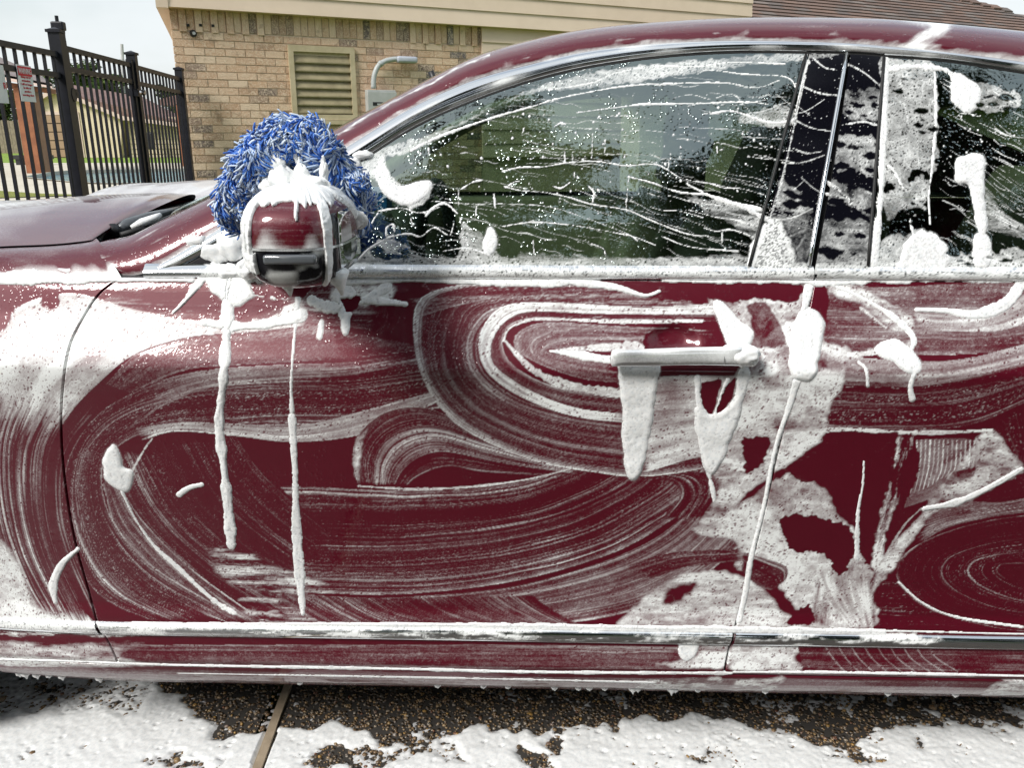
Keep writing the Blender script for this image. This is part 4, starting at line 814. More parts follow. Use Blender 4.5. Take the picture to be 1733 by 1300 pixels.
# ---- far side, nose, tail (coarse) ----
z = np.linspace(.2, ZB, 24); xs = np.linspace(-1.74, 2.75, 90); X, Z = np.meshgrid(xs, z); V = mir(np.stack([X, S(X, Z), Z], -1)); grid_obj('far_side_body', V, PAINT_CLEAN, car, flip=True)
belt('belt_moulding', XBL, 2.0, 40, False, True)
for sgn, x0, x1, zt, nm in ((-1, -1.72, -2.0, .92, 'front_bumper'), (1, 2.73, 3.0, ZB, 'rear_bumper')):
    z = np.linspace(.2, zt, 16); th = np.linspace(0, np.pi, 40); yy = float(S(x0, .7)); ry = CARY-yy
    X = x0+(x1-x0)*np.sin(th)[None]**.8*(1-.25*((z-.55)/.4)**2)[:, None]; Y = CARY-ry*np.cos(th)[None]*np.ones((16, 1)); Zz = np.broadcast_to(z[:, None], X.shape)
    grid_obj(nm, np.stack([X, Y, Zz], -1), PAINT_CLEAN, car, flip=sgn > 0)
tr = np.array([(2.2, 1.38, .965), (2.75, 1.42, .93)]); t2 = np.array([(2.2, CARY, 1.0), (2.98, CARY, .95)]); V = loft((tr, t2), 20, 12); grid_obj('trunk_lid', np.concatenate([V, mir(V)[::-1][1:]]), PAINT_CLEAN, car, flip=True)
TY = noisy('tyre_rubber', (.018, .018, .018), (.03, .03, .03), 80, .8); RIM = mat('alloy_rim', (.55, .56, .57), .25, 1)
def wheel(x, y, s):
    e = bpy.data.objects.new('wheel', None); e.location = (x, y, .335); link(e); adopt(e, car)
    m = MB(); V = []; nn = 36
    prof = [(-.11, .20), (-.115, .27), (-.10, .325), (-.05, .335), (.05, .335), (.10, .325), (.115, .27), (.11, .20)]
    V = [(r*math.cos(2*math.pi*k/nn), q, r*math.sin(2*math.pi*k/nn)) for q, r in prof for k in range(nn)]
    m.add(V, [(i*nn+k, i*nn+(k+1) % nn, (i+1)*nn+(k+1) % nn, (i+1)*nn+k) for i in range(len(prof)-1) for k in range(nn)])
    for nme, mm, mt in (('tyre', m, TY),):
        o = mesh_obj(nme, mm.v, mm.f, mt, None, True); o.parent = e
    r = MB(); r.tube([(0, s*.02, 0), (0, s*.06, 0)], .07, 20)
    for k in range(10):
        a = 2*math.pi*k/10; M = Matrix.Rotation(a, 4, 'Y'); r.box((.06, s*.02-.01, -.014), (.215, s*.05+.01, .014), M)
    nn2 = 36; ri = [(s*.06, .205), (s*.075, .225), (-s*.09, .215)]
    r.add([(q2*math.cos(2*math.pi*k/nn2), q, q2*math.sin(2*math.pi*k/nn2)) for q, q2 in ri for k in range(nn2)], [(i*nn2+k, i*nn2+(k+1) % nn2, (i+1)*nn2+(k+1) % nn2, (i+1)*nn2+k) for i in range(2) for k in range(nn2)])
    o = mesh_obj('rim', r.v, r.f, RIM, None); o.parent = e
for x in (AX, RXX): wheel(x, 1.42, -1); wheel(x, 2*CARY-1.42, 1)
for x in (AX, RXX):                      # wheel-well liners
    m = MB(); nn = 24; m.add([(x+.38*math.cos(math.pi*k/nn), q, .33+.385*math.sin(math.pi*k/nn)) for q in (1.27, 1.60) for k in range(nn+1)], [(k, k+1, nn+2+k, nn+1+k) for k in range(nn)]); m.build('wheel_liner', BLACK, car)

# ---- cabin ----
xs = np.linspace(-.50, 1.9, 60); v = np.linspace(0, 1, 10)[:, None]; X = np.broadcast_to(xs[None], (10, 60)); Z = ZB+.012+(np.maximum(ZT(X), ZB+.02)-ZB-.012)*v
grid_obj('far_side_glass', mir(np.stack([X, G(X, Z), Z], -1)), GLASS_CLEAN, car, flip=True)
def seat(x, y):
    st = bpy.data.objects.new('seat', None); st.location = (x, y, .45); link(st); adopt(st, car)
    def pc(nme, mb): o = mesh_obj(nme, mb.v, mb.f, TAN, None, True); o.parent = st
    m = MB(); m.bbox((-.25, -.25, -.12), (.27, .25, .08), .05); pc('seat_cushion', m)
    R = Matrix.Translation((.27, 0, .05)) @ Matrix.Rotation(math.radians(22), 4, 'Y'); m = MB(); m.bbox((-.07, -.24, 0), (.07, .24, .52), .05, R); m.bbox((-.11, -.25, .02), (.02, -.17, .46), .03, R); m.bbox((-.11, .17, .02), (.02, .25, .46), .03, R); pc('backrest', m)
    m = MB(); m.bbox((-.05, -.13, .55), (.05, .13, .72), .035, R); m.tube([R @ Vector((0, -.05, .5)), R @ Vector((0, -.05, .58))], .006, 6); m.tube([R @ Vector((0, .05, .5)), R @ Vector((0, .05, .58))], .006, 6); pc('headrest', m)
seat(.00, 1.70); seat(.02, 2.64); 
m = MB(); m.bbox((.95, 1.45, .38), (1.45, 2.89, .55), .05); R = Matrix.Translation((1.45, 0, .5)) @ Matrix.Rotation(math.radians(24), 4, 'Y'); m.bbox((-.08, 1.45, 0), (.06, 2.89, .60), .05, R); m.build('rear_seat', TAN, car, True)
db = MB(); db.bbox((-.62, 1.42, .62), (-.24, 2.92, .965), .05); db.bbox((-.50, 1.50, .93), (-.26, 1.90, 1.0), .03); db.build('dashboard', DASH, car, True)
m = MB(); m.tube([(-.155+.02*math.cos(a), 1.70+.185*math.cos(a), .885+.18*math.sin(a)) for a in [2*math.pi*k/28 for k in range(29)]], .014, 8, False); m.bbox((-.19, 1.63, .84), (-.14, 1.77, .93), .02); m.tube([(-.17, 1.53, .89), (-.17, 1.87, .89)], .012, 6); m.tube([(-.17, 1.7, .88), (-.32, 1.7, .84)], .03, 8); m.build('steering_wheel', BLACK, car, True)
m = MB(); m.bbox((-.19, 2.10, 1.205), (-.165, 2.34, 1.27), .01); m.tube([(-.18, 2.17, 1.26), (-.20, 2.17, 1.31)], .008, 6); m.build('rear_view_mirror', BLACK, car, True)
m = MB(); m.bbox((-.60, 1.36, .50), (1.30, 1.40, .93), .012); m.build('door_lining', TAN, car, True)
m = MB(); m.bbox((-.62, 2.92, .50), (1.32, 3.02, ZB+.012), .012); m.bbox((.52, 2.84, ZB), (.62, 2.98, 1.30), .012); m.bbox((.62, 2.90, ZB), (.66, 3.0, 1.30), .008); m.build('far_door_lining', TAN, car, True)
m = MB(); fp = mir(loft((W0, W1), 40, 3)[1]); m.tube([tuple(v+np.array((0, -.03, -.03))) for v in fp[8:30]], .03, 8); m.build('far_pillar_lining', TAN, car, True)
m = MB(); m.bbox((-.10, 2.05, .45), (.9, 2.29, .68), .03); m.build('centre_console', DASH, car, True)
m = MB(); m.bbox((-.42, 2.30, .955), (-.34, 2.40, 1.02), .006); ob = m.build('blue_box', noisy('blue_card', (.02, .16, .55), (.03, .2, .6), 40, .6)); tag(ob, 'small blue box on the dashboard, seen through the front side window', 'box')

# ---- door handle ----
dh = [on(1033, 607, S, -.030), on(1045, 606, S, -.036), on(1100, 605, S, -.038), on(1170, 603, S, -.038), on(1240, 603, S, -.037), on(1268, 603, S, -.034), on(1282, 603, S, -.026)]
c = splk(dh, 160); hz = np.interp(np.linspace(0, 1, 160), [0, .03, .10, .5, .9, .97, 1], [.004, .010, .0125, .0135, .0160, .0135, .005]); th = np.linspace(0, 2*np.pi, 25)
sg = lambda a, p: np.sign(a)*np.abs(a)**p
V = np.stack([c[:, 0][None]+0*th[:, None], c[:, 1][None]+.008*sg(np.cos(th), .7)[:, None]*(hz/.013)[None], c[:, 2][None]+sg(np.sin(th), .8)[:, None]*hz[None]], -1)
r_ = np.random.default_rng(2); Fm = .52+.45*vnoise(25, 160, 4, 20, r_)+.35*np.clip((np.linspace(0, 1, 160)[None]-.72)*5, 0, 1)+.3*np.clip(np.sin(th)[:, None]-.3, 0, 1)
Fm *= 1-.85*(np.exp(-((np.linspace(0, 1, 160)[None]-.27)/.11)**6)*np.exp(-((np.sin(th)[:, None]+.55)/.22)**4)*(np.cos(th)[:, None] < .2))
hd = grid_obj('door_handle', V, CHROME, fdoor, {'foam': np.clip(Fm, 0, 1)}, flip=True)
m = MB()
for px in (1048, 1262): m.tube([on(px, 604, S, -.028), on(px, 604, S, .004)], [.008, .011], 10)
m.tube([on(1226, 589, S, -.0465), on(1226, 617, S, -.0465)], .0007, 4); m.build('handle_mount', CHROME_CLEAN, hd, True)

# ---- side mirror ----
mr = bpy.data.objects.new('side_mirror', None); mr.location = (-.27, 1.1, 1.04); link(mr); adopt(mr, car)
def sup(cn, r, zl, zh, nz=40, nth=120, p=3.3, grow=0, taper=.12, xr=None):
    zz_ = np.linspace(zl, zh, nz); th = np.linspace(0, 2*np.pi, nth, endpoint=True); rr = (1-np.abs(zz_)**p)**(1/p); rr = np.clip(rr, .0, 1)
    X = sg(np.cos(th), 2/p)[None]*rr[:, None]; Y = sg(np.sin(th), 2/p)[None]*rr[:, None]; Z = np.broadcast_to(zz_[:, None], X.shape)
    R = np.array(r)+grow; X = X*(1-taper*(Y < 0)*np.abs(Y)*.4)
    Zs = Z*(1-.10*(X*.5+.5*0)-.10*np.clip(-X, 0, 1))
    return np.stack([cn[0]+X*R[0], cn[1]+Y*R[1], cn[2]+Zs*R[2]], -1), th
MC, MR_ = (-.274, 1.10, 1.031), (.063, .108, .061)
r_ = np.random.default_rng(21)
V, th = sup(MC, MR_, -.02, .999, 60, 200); Fm = .08+.22*np.clip(vnoise(60, 200, 3, 30, r_), 0, 1)+np.clip(.7-np.linspace(0, 1, 60)[:, None]*3+.9*vnoise(60, 200, 40, 9, r_), 0, 1)*.6
mcap = grid_obj('mirror_cap', V, PAINT, mr, {'foam': np.clip(Fm, 0, 1)})
V, th = sup(MC, MR_, -.999, -.07, 60, 240, grow=-.001); Fm = np.clip(.30+1.1*vnoise(60, 240, 22, 16, r_)+.35*vnoise(60, 240, 6, 6, r_), 0, 1)
mlow = grid_obj('mirror_base', V, PIANO, mr, {'foam': Fm})
V, th = sup(MC, MR_, -.07, -.02, 4, 240, grow=.0012); grid_obj('chrome_strip', V, CHROME, mr, {'foam': np.full(V.shape[:2], .45)})
m = MB(); m.bbox((MC[0]+.034, MC[1]-.078, MC[2]-.046), (MC[0]+.0585, MC[1]+.09, MC[2]+.040), .016); m.build('mirror_bezel', mat('gloss_bezel', (.02, .02, .022), .1), mr, True)
m = MB(); m.box((MC[0]+.0587, MC[1]-.062, MC[2]-.032), (MC[0]+.0597, MC[1]+.075, MC[2]+.038)); m.build('mirror_glass', mat('mirror_glass', (.8, .8, .8), .02, 1), mr)
m = MB(); m.bbox((MC[0]-.024, MC[1]-.113, MC[2]-.020), (MC[0]+.040, MC[1]-.098, MC[2]-.008), .004); m.build('indicator_lens', mat('smoked_lens', (.10, .11, .12), .05, coat=1), mr, True)
m = MB(); m.tube([(-.285, 1.13, .992), (-.315, 1.19, .985), (-.36, 1.245, .985), (-.375, 1.29, .985)], [.026, .030, .032, .036], 14); m.build('mirror_arm', PIANO, mr, True)
# ------------------------------------------------------------------ thick suds with a volume of their own
def foam_mesh(cv, srf, idn, name, step=.0016, thr=.14):
    xs = np.arange(cv.x0, cv.x0+cv.w*cv.res, step); zs = np.arange(cv.z0, cv.z0+cv.h*cv.res, step)
    Hs = np.where(cv.I == idn, cv.H, 0) if idn else cv.H
    jj, ii = np.where(Hs > thr)
    if not len(jj): return None
    x0, x1 = cv.x0+ii.min()*cv.res-.004, cv.x0+ii.max()*cv.res+.004; z0, z1 = cv.z0+jj.min()*cv.res-.004, cv.z0+jj.max()*cv.res+.004
    xs = np.arange(x0, x1, step); zs = np.arange(z0, z1, step); X, Z = np.meshgrid(xs, zs); h = cv.at(Hs, X, Z)
    k = h > thr; cm = k[:-1, :-1] | k[1:, :-1] | k[:-1, 1:] | k[1:, 1:]
    Y = srf(X, Z)-np.where(k, .0004+h*.001, -.0009)
    return grid_obj(name, np.stack([X, Y, Z], -1), FOAM, None, {'pit': np.clip(1.0-cv.at(cv.F, X, Z)*1.15, 0, 1)*(h > .3)}, mask=cm)
DR = {2: 'longest white foam drip, running from the mirror foot down the front door', 3: 'thin broken foam drip right of the longest one, down the front door', 4: 'slanting foam clump and short drip left of the mirror foot',
      5: 'small curved foam smear crossing the front edge of the front door', 6: 'smallest foam smear, left of the longest drip', 7: 'pointed foam drip just below and right of the mirror',
      8: 'tapered foam icicle hanging from the front end of the door handle', 9: 'V shaped foam drip with dark holes under the rear end of the handle', 10: 'upright thick foam lump at the door gap, right of the handle',
      11: 'thin foam line running down the gap between the two doors', 12: 'foam wedge pointing down onto the rear end of the handle', 13: 'hooked foam curl with a hanging drip on the rear door', 14: 'foam lump with a tail at the lower left of the front door'}
for k, lb in DR.items():
    o = foam_mesh(B, S, k, 'foam_drip')
    if o: tag(o, lb, 'foam drip', 'thick foam drips on the car')
for cv, srf, k, lb in ((B, S, 1, 'loose white soap suds along belt line, mouldings and sill'), (W, G, 1, 'thin white runs and dots of suds on the side glass')):
    o = foam_mesh(cv, srf, k, 'soap_suds'); tag(o, lb, 'soap suds', kind='stuff')
for k, lb in ((2, 'foam lump near the top of the rear side window'), (3, 'tall foam streak down the middle of the rear side window')):
    o = foam_mesh(W, G, k, 'foam_drip'); tag(o, lb, 'foam drip', 'thick foam drips on the car')
r_ = np.random.default_rng(31); m = MB()
for px, ln in ((62, 5), (72, 8), (90, 7), (110, 3), (131, 6), (192, 7), (520, 2), (745, 4), (820, 3), (860, 3), (936, 5), (975, 4), (993, 4), (1018, 3), (1064, 9), (1072, 5), (1127, 10), (1133, 5), (1170, 3), (1280, 4), (1480, 4), (1590, 4), (1720, 5)):
    z0 = .1745-.0000*px; x, y, z = on(px, 1140+px*.022+14, S); y = float(S(x, .186))-.001; l = ln*.0011
    m.tube([(x, y-.001, .192), (x, y-.002, .186), (x+.0005, y-.002, .186-l*.5), (x+.0005, y-.002, .186-l)], [.006+l*.4, .0045+l*.3, .0026, .0012], 8)
tag(m.build('suds_drops', FOAM, None, True), 'little white drops hanging under the sill', 'suds drops', kind='stuff')
def lump(name, c, r, label, seed=1, mt=FOAM, amp=.18, cat='foam lump', grp='foam lumps', n=56, zmin=-1, parts=None):
    g = np.random.default_rng(seed); m_ = MB(); V = []; F = []
    for (cc, rr, q) in (parts or [(c, r, 0)]):
        t = np.linspace(.02, np.pi-.02, n//2); p = np.linspace(0, 2*np.pi, n, endpoint=True); N1 = vnoise(n//2, n, 7, 7, g)+.5*vnoise(n//2, n, 3, 3, g); N1[:, -1] = N1[:, 0]
        R = 1+amp*N1; X = np.sin(t)[:, None]*np.cos(p)[None]; Y = np.sin(t)[:, None]*np.sin(p)[None]; Z = np.cos(t)[:, None]*np.ones_like(X)
        Z = np.maximum(Z, zmin); V2 = np.stack([cc[0]+X*R*rr[0], cc[1]+Y*R*rr[1], cc[2]+Z*R*rr[2]], -1); f = grid_faces(n//2, n)+sum(len(v) for v in V)
        V.append(V2.reshape(-1, 3)); F.append(f)
    o = mesh_obj(name, np.vstack(V), np.vstack(F), mt, None, True); return tag(o, label, cat, grp)
# suds sitting on the mirror: a thick cap with runs down its sides
V, th = sup(MC, MR_, -.99, .999, 150, 360, grow=.0015); zz_ = np.linspace(-.99, .999, 150)[:, None]; r_ = np.random.default_rng(77)
low = .84+.08*vnoise(1, 360, 1, 11, r_)+.05*vnoise(1, 360, 1, 4, r_)
def run(a, w, z): global low; low = np.minimum(low, 1-(1-z)*np.exp(-(((np.degrees(th)[None]-a+180) % 360-180)/w)**4))
run(224, 8, -.35); run(238, 4, -.6); run(206, 6, -.3); run(278, 2.2, .5); run(316, 7, -.9); run(150, 25, .2); run(20, 20, .3); run(90, 30, .5)
d_ = zz_-low; lw = (zz_ < -.12+.10*vnoise(1, 360, 1, 12, r_)) & (zz_ > -.42+.25*vnoise(1, 360, 1, 14, r_)) & ((np.degrees(th)[None] > 206) & (np.degrees(th)[None] < 246)); d_ = np.where(lw, np.maximum(d_, .10), d_)
hh = np.clip(d_*9, 0, 1)**.5*(.0030+.0012*vnoise(150, 360, 20, 20, r_)+.005*np.clip((zz_-.85)*7, 0, 1)); hh = hh+.0006*vnoise(150, 360, 4, 4, r_)*(hh > 0)
C0 = np.array(MC); dv = V-C0; dn_ = dv/np.linalg.norm(dv, axis=-1, keepdims=True); k = d_ > 0; V2 = V+dn_*(np.where(k, hh, -.004))[..., None]
cm = k[:-1, :-1] | k[1:, :-1] | k[:-1, 1:] | k[1:, 1:]
tag(grid_obj('foam_blanket', V2, FOAM, None, mask=cm), 'thick white foam cap on top of the side mirror, running down its sides', 'foam lump', 'foam lumps')
m = MB()
for px, py, l in ((487, 470, .020), (575, 466, .022), (452, 452, .012)):
    a = P(px, py+6, 1.04); m.tube([(a[0], a[1], a[2]+.012), (a[0]-.003, a[1]+.002, a[2]), (a[0], a[1]+.004, a[2]-l*.5), (a[0]+.001, a[1]+.004, a[2]-l)], [.013, .012, .006, .0015], 12)
tag(m.build('foam_drops', FOAM, None, True), 'pointed foam drops hanging from the underside of the side mirror', 'foam drops', kind='stuff')
lump('foam_lump', on(415, 415, S, -.01), (.028, .02, .03), 'foam lump in the corner between mirror arm and window', 5, parts=[(on(395, 420, G, 0), (.026, .012, .028), 0), (on(365, 430, G, 0), (.024, .010, .016), 0), (on(425, 455, S, -.01), (.022, .022, .016), 0), (on(385, 460, S, 0), (.022, .012, .012), 0)])
lump('foam_lump', on(590, 290, G), (.02, .012, .02), 'foam lump where the red pillar meets the blue mitt', 6, parts=[(on(592, 278, G, 0), (.018, .010, .012), 0), (on(612, 262, G, 0), (.018, .010, .009), 0), (on(575, 300, G, 0), (.016, .012, .012), 0)])
lump('foam_lump', on(1525, 60, G), (.02, .012, .02), 'foam lump on the roof edge above the rear side window', 9, parts=[(P(1540, 58, W1[16][1]-.03), (.028, .012, .008), 0), (P(1575, 62, W1[16][1]-.05), (.02, .012, .010), 0)])
lump('foam_lump', None, None, 'foam lump covering the rear end of the door handle', 19, parts=[(on(1262, 602, S, -.036), (.020, .014, .016), 0), (on(1240, 594, S, -.036), (.018, .012, .010), 0)])
# long soap thread on the red strip left of the mirror
def on_strip(px, py):
    i = min(max(np.searchsorted([p[0] for p in E0[:8]], px), 1), 7); f = (px-E0[i-1][0])/(E0[i][0]-E0[i-1][0]); ya = E0[i-1][1]*(1-f)+E0[i][1]*f; Ya = W0[i-1][1]*(1-f)+W0[i][1]*f
    return P(px, py, Ya+max(0, (ya-py)/60)*.10-.008)
m = MB(); m.tube([on_strip(*q) for q in ((98, 456), (115, 462), (150, 446), (200, 434), (245, 424), (300, 412), (345, 408))], [.003, .007, .006, .004, .005, .006, .009], 10)
tag(m.build('foam_thread', FOAM, None, True), 'long curved foam thread across the red panel in front of the mirror', 'foam thread')

# ------------------------------------------------------------------ wash mitt
mitt = empty('wash_mitt', (P(500, 300, 1.16)[0], 1.16, 1.08)); tag(mitt, 'blue and white shaggy wash mitt draped over the side mirror', 'wash mitt')
BALLS = [(392, 350, 24, 1.19), (402, 318, 29, 1.18), (425, 285, 35, 1.17), (452, 258, 38, 1.16), (482, 240, 40, 1.16), (515, 238, 38, 1.16), (540, 258, 36, 1.16), (560, 290, 35, 1.17), (586, 316, 33, 1.17), (602, 345, 29, 1.18), (600, 370, 25, 1.19), (402, 375, 20, 1.20), (425, 345, 33, 1.19), (455, 310, 38, 1.18), (500, 285, 40, 1.18), (535, 310, 38, 1.19), (570, 345, 34, 1.2), (392, 330, 22, 1.19), (425, 378, 22, 1.21)]
cs = []; 
for px, py, r, Y in BALLS: cs.append((np.array(P(px, py, Y)), r*Y/F_PX*1.06))
m = MB()
for c, r in cs: m.ball(c, (r*.86, r*1.0, r*.86), 9)
BLUE = mat('blue_fabric', (.02, .07, .32), .9); body = m.build('mitt_body', BLUE, mitt, True); rm = body.modifiers.new('r', 'REMESH'); rm.mode = 'VOXEL'; rm.voxel_size = .005; rm.use_smooth_shade = True
g = np.random.default_rng(9); V = []; F = []; C = []; nb = 0; tries = 0
while nb < 10500 and tries < 90000:
    tries += 1; i = g.integers(len(cs)); c, r = cs[i]; d = g.normal(0, 1, 3); d /= np.linalg.norm(d)
    if d[1] > .65: continue
    if g.random() > (r/.036)**2: continue
    p = c+d*r*np.array((.86, 1, .86))
    if any(j != i and np.linalg.norm(p-q[0]) < q[1]*.80 for j, q in enumerate(cs)): continue
    # lie of the pile: patches comb in different directions
    fl = np.array((math.sin(p[0]*60+p[2]*35)+.9*math.sin(p[2]*170+3*math.sin(p[0]*120)), -.2, math.cos(p[0]*48-p[2]*55)-.25)); t = fl-d*(fl@d); t /= np.linalg.norm(t)+1e-9; t = t*1.2+g.normal(0, .38, 3)+d*(.05+.30*g.random()); t /= np.linalg.norm(t)
    L0 = g.uniform(.014, .025); w = g.uniform(.0011, .0018); sd_ = np.cross(t, d+g.normal(0, .2, 3)); sd_ /= np.linalg.norm(sd_); up_ = np.cross(sd_, t); rg = []
    for q, ww in ((0, .9), (.45, 1.1), (.92, .95)):
        cpt = p+t*L0*q-d*L0*.30*q*q
        for a in (0, 2.1, 4.2): rg.append(cpt+(sd_*math.cos(a)+up_*math.sin(a))*w*ww)
    rg.append(p+t*L0-d*L0*.32); b = nb*10; V += rg
    for k in range(2):
        for a in range(3): F += [(b+k*3+a, b+k*3+(a+1) % 3, b+k*3+3+(a+1) % 3), (b+k*3+a, b+k*3+3+(a+1) % 3, b+k*3+3+a)]
    F += [(b+6, b+7, b+9), (b+7, b+8, b+9), (b+8, b+6, b+9)]
    wn = math.sin(p[0]*210+7*math.sin(p[2]*90))*.5+.5; cc = g.uniform(.6, 1) if g.random() < .36+.38*wn else g.random()*.3
    C += [cc]*10; nb += 1
MT = mat('mitt_pile', (.02, .1, .6), .75); t = NT(MT); a = t.attr('white').outputs['Fac']; p = t.pos()
t.col(t.ramp(a, [(0, (.03, .10, .42)), (.25, (.07, .22, .66)), (.6, (.36, .50, .76)), (1, (.70, .76, .80))]))
st_ = mesh_obj('mitt_pile', np.array(V), np.array(F), MT, mitt, False, {'white': C}); st_['kind'] = 'stuff'
lump('foam_lump', None, None, 'foam lump caught in the left folds of the blue mitt', 12, parts=[(P(478, 300, 1.13), (.018, .010, .016), 0), (P(455, 315, 1.14), (.012, .008, .010), 0), (P(470, 275, 1.13), (.010, .007, .014), 0)])
lump('foam_lump', None, None, 'foam bridge between the blue mitt and the top of the side mirror', 13, parts=[(P(522, 312, 1.10), (.026, .014, .010), 0), (P(512, 298, 1.115), (.011, .009, .014), 0), (P(548, 292, 1.12), (.006, .006, .014), 0), (P(508, 285, 1.128), (.004, .004, .014), 0), (P(500, 262, 1.130), (.0028, .003, .010), 0), (P(547, 275, 1.130), (.003, .003, .010), 0)])
lump('foam_lump', None, None, 'foam smear on the right flank of the blue mitt', 14, parts=[(P(604, 372, 1.145), (.014, .007, .012), 0), (P(590, 390, 1.15), (.010, .007, .010), 0)])

# ------------------------------------------------------------------ driveway: exposed pebbles, expansion strip, suds
CONC = mat('pebbled_concrete', (.05, .045, .04), .35); t = NT(CONC); p = t.pos(); vz = t.new('ShaderNodeTexVoronoi', Scale=95.0); t.l.new(p, vz.inputs['Vector'])
t.col(t.mix(t.rng(vz.outputs['Distance'], .25, .5), t.ramp(t.noise(120, 1, .5, p), [(0, (.05, .035, .02)), (.45, (.13, .08, .035)), (.6, (.10, .09, .08)), (1, (.22, .17, .11))]), (.06, .055, .05))); t.bump(t.rng(vz.outputs['Distance'], .5, .1), .004)
def sheet(name, pts, z, mt, kind='structure', par=None):
    o = mesh_obj(name, [(a, b, z) for a, b in pts], [tuple(range(len(pts)))], mt, par)
    if par is None: o['kind'] = kind
    return o
jt, jb = Pz(490, 1156, 0), Pz(437, 1300, 0); jd = (np.array(jb)-jt)[:2]; jd /= np.linalg.norm(jd); A_ = np.array(jt[:2])-jd*4; B_ = np.array(jb[:2])+jd*9; jn = np.array((-jd[1], jd[0]))*.0105
if jn[0] > 0: jn = -jn
dl = sheet('driveway', [(-9, -9), (B_[0]+jn[0], -9), (A_[0]+jn[0], 4.9), (-9, 4.9)], 0, CONC); sheet('driveway', [(B_[0]-jn[0], -9), (12, -9), (12, 4.9), (A_[0]-jn[0], 4.9)], 0, CONC)
m = MB(); cj = [np.array(jt[:2])-jd*2.0+jd*k*.25 for k in range(20)]; a = [c-jn*.8 for c in cj]; b = [c+jn*.8 for c in cj]
m.add([(*q, -.012) for q in a]+[(*q, -.012) for q in b]+[(*q, .006) for q in a]+[(*q, .006) for q in b], [(40+k, 41+k, 61+k, 60+k) for k in range(19)]+[(k, k+1, 41+k, 40+k) for k in range(19)]+[(20+k, 60+k, 61+k, 21+k) for k in range(19)])
tag(m.build('expansion_strip', noisy('wet_wood_strip', (.34, .27, .19), (.44, .36, .26), 25, .4, .001), None), 'tan expansion strip set across the pebbled driveway under the car', 'expansion strip')
g = np.random.default_rng(17); n_ = 21000; px_ = g.uniform(-1.3, 1.3, n_); py_ = 1.22+g.random(n_)**1.15*.78
q = (np.stack([px_, py_], 1)-np.array(jt[:2])); off = np.abs(q@(jn/np.linalg.norm(jn))); keep = off > .016; px_, py_ = px_[keep], py_[keep]; n_ = len(px_)
bm = bmesh.new(); bmesh.ops.create_icosphere(bm, subdivisions=1, radius=1); iv = np.array([v.co[:] for v in bm.verts]); fi = np.array([[v.index for v in f.verts] for f in bm.faces]); bm.free()
rr = .0022+.0036*g.random(n_)**2.2+.004*(g.random(n_) > .992); ang = g.uniform(0, 2*np.pi, n_); el = g.uniform(.6, 1, n_)
vv = iv[None]*(1+g.uniform(-.22, .22, (n_, len(iv), 1))); x = vv[..., 0]*rr[:, None]; y = vv[..., 1]*(rr*el)[:, None]; zq = vv[..., 2]*(rr*.55)[:, None]
PV = np.stack([px_[:, None]+x*np.cos(ang)[:, None]-y*np.sin(ang)[:, None], py_[:, None]+x*np.sin(ang)[:, None]+y*np.cos(ang)[:, None], zq+(rr*.12)[:, None]+.0004], -1)
PEB = mat('wet_pebble', (.2, .15, .1), .22); t = NT(PEB); a = t.attr('rnd').outputs['Fac']; pp = t.pos()
t.col(t.mix(t.rng(t.noise(300, 3, .6, pp), .35, .65, 0, .5), t.ramp(a, [(0, (.10, .075, .05)), (.3, (.24, .15, .08)), (.5, (.34, .23, .12)), (.62, (.28, .25, .21)), (.8, (.42, .24, .06)), (.88, (.28, .25, .21)), (.95, (.20, .07, .03)), (1, (.42, .40, .36))]), (.04, .03, .02)))
o = mesh_obj('pebbles', PV.reshape(-1, 3), (fi[None]+np.arange(n_)[:, None, None]*len(iv)).reshape(-1, 3), PEB, None, True, {'rnd': np.repeat(g.random(n_), len(iv))}); tag(o, 'wet brown and ochre pebbles set in the driveway under the sill', 'pebbles', kind='stuff')
D = Canvas(-1.45, 1.45, 1.05, 2.6, 'ground', .0022); nv = lambda c: vnoise(D.h, D.w, c, None, D.rng)
D.F += .97+.24*nv(60)+.14*nv(22)+.04*nv(7)
D.patch([(300, 1100), (268, 1160), (300, 1185), (300, 1200), (340, 1222), (430, 1236), (560, 1232), (640, 1262), (700, 1252), (760, 1250), (880, 1232), (960, 1236), (1050, 1222), (1150, 1212), (1290, 1232), (1360, 1255), (1400, 1262), (1480, 1240), (1560, 1215), (1800, 1205), (1800, 1120), (1100, 1120), (600, 1100)], .12, .12, 12, 5, (40, 25), 'rep', cell=26)
D.patch([(820, 1150), (860, 1225), (1150, 1205), (1300, 1228), (1420, 1255), (1560, 1215), (1800, 1200), (1800, 1130)], .25, .15, 12, 8, (14, 9), 'rep', cell=26)
D.patch([(1380, 1130), (1480, 1160), (1530, 1225), (1850, 1222), (1850, 1100)], .42, .30, 10, 6, (14, 8), 'rep')
for c_x, c_y, w_, h_ in ((1430, 1275, 45, 16), (560, 1290, 60, 14), (640, 1285, 40, 12), (905, 1285, 35, 16), (740, 1275, 60, 12), (700, 1245, 20, 26), (300, 1297, 90, 8), (1560, 1262, 25, 8), (1180, 1290, 40, 5), (950, 1262, 25, 10)):
    D.patch([(c_x-w_, c_y), (c_x, c_y-h_), (c_x+w_, c_y), (c_x, c_y+h_)], .40, .3, 9, 5, (10, 10), 'rep', cell=18)
D.patch([(-60, 1150), (200, 1150), (260, 1180), (180, 1210), (-60, 1200)], .72, .22, 8, 8, (50, 14), 'rep')
D.F += .10*nv(3.2)+(.20*nv(2.4)+.16*nv(9))*(D.F < .8)
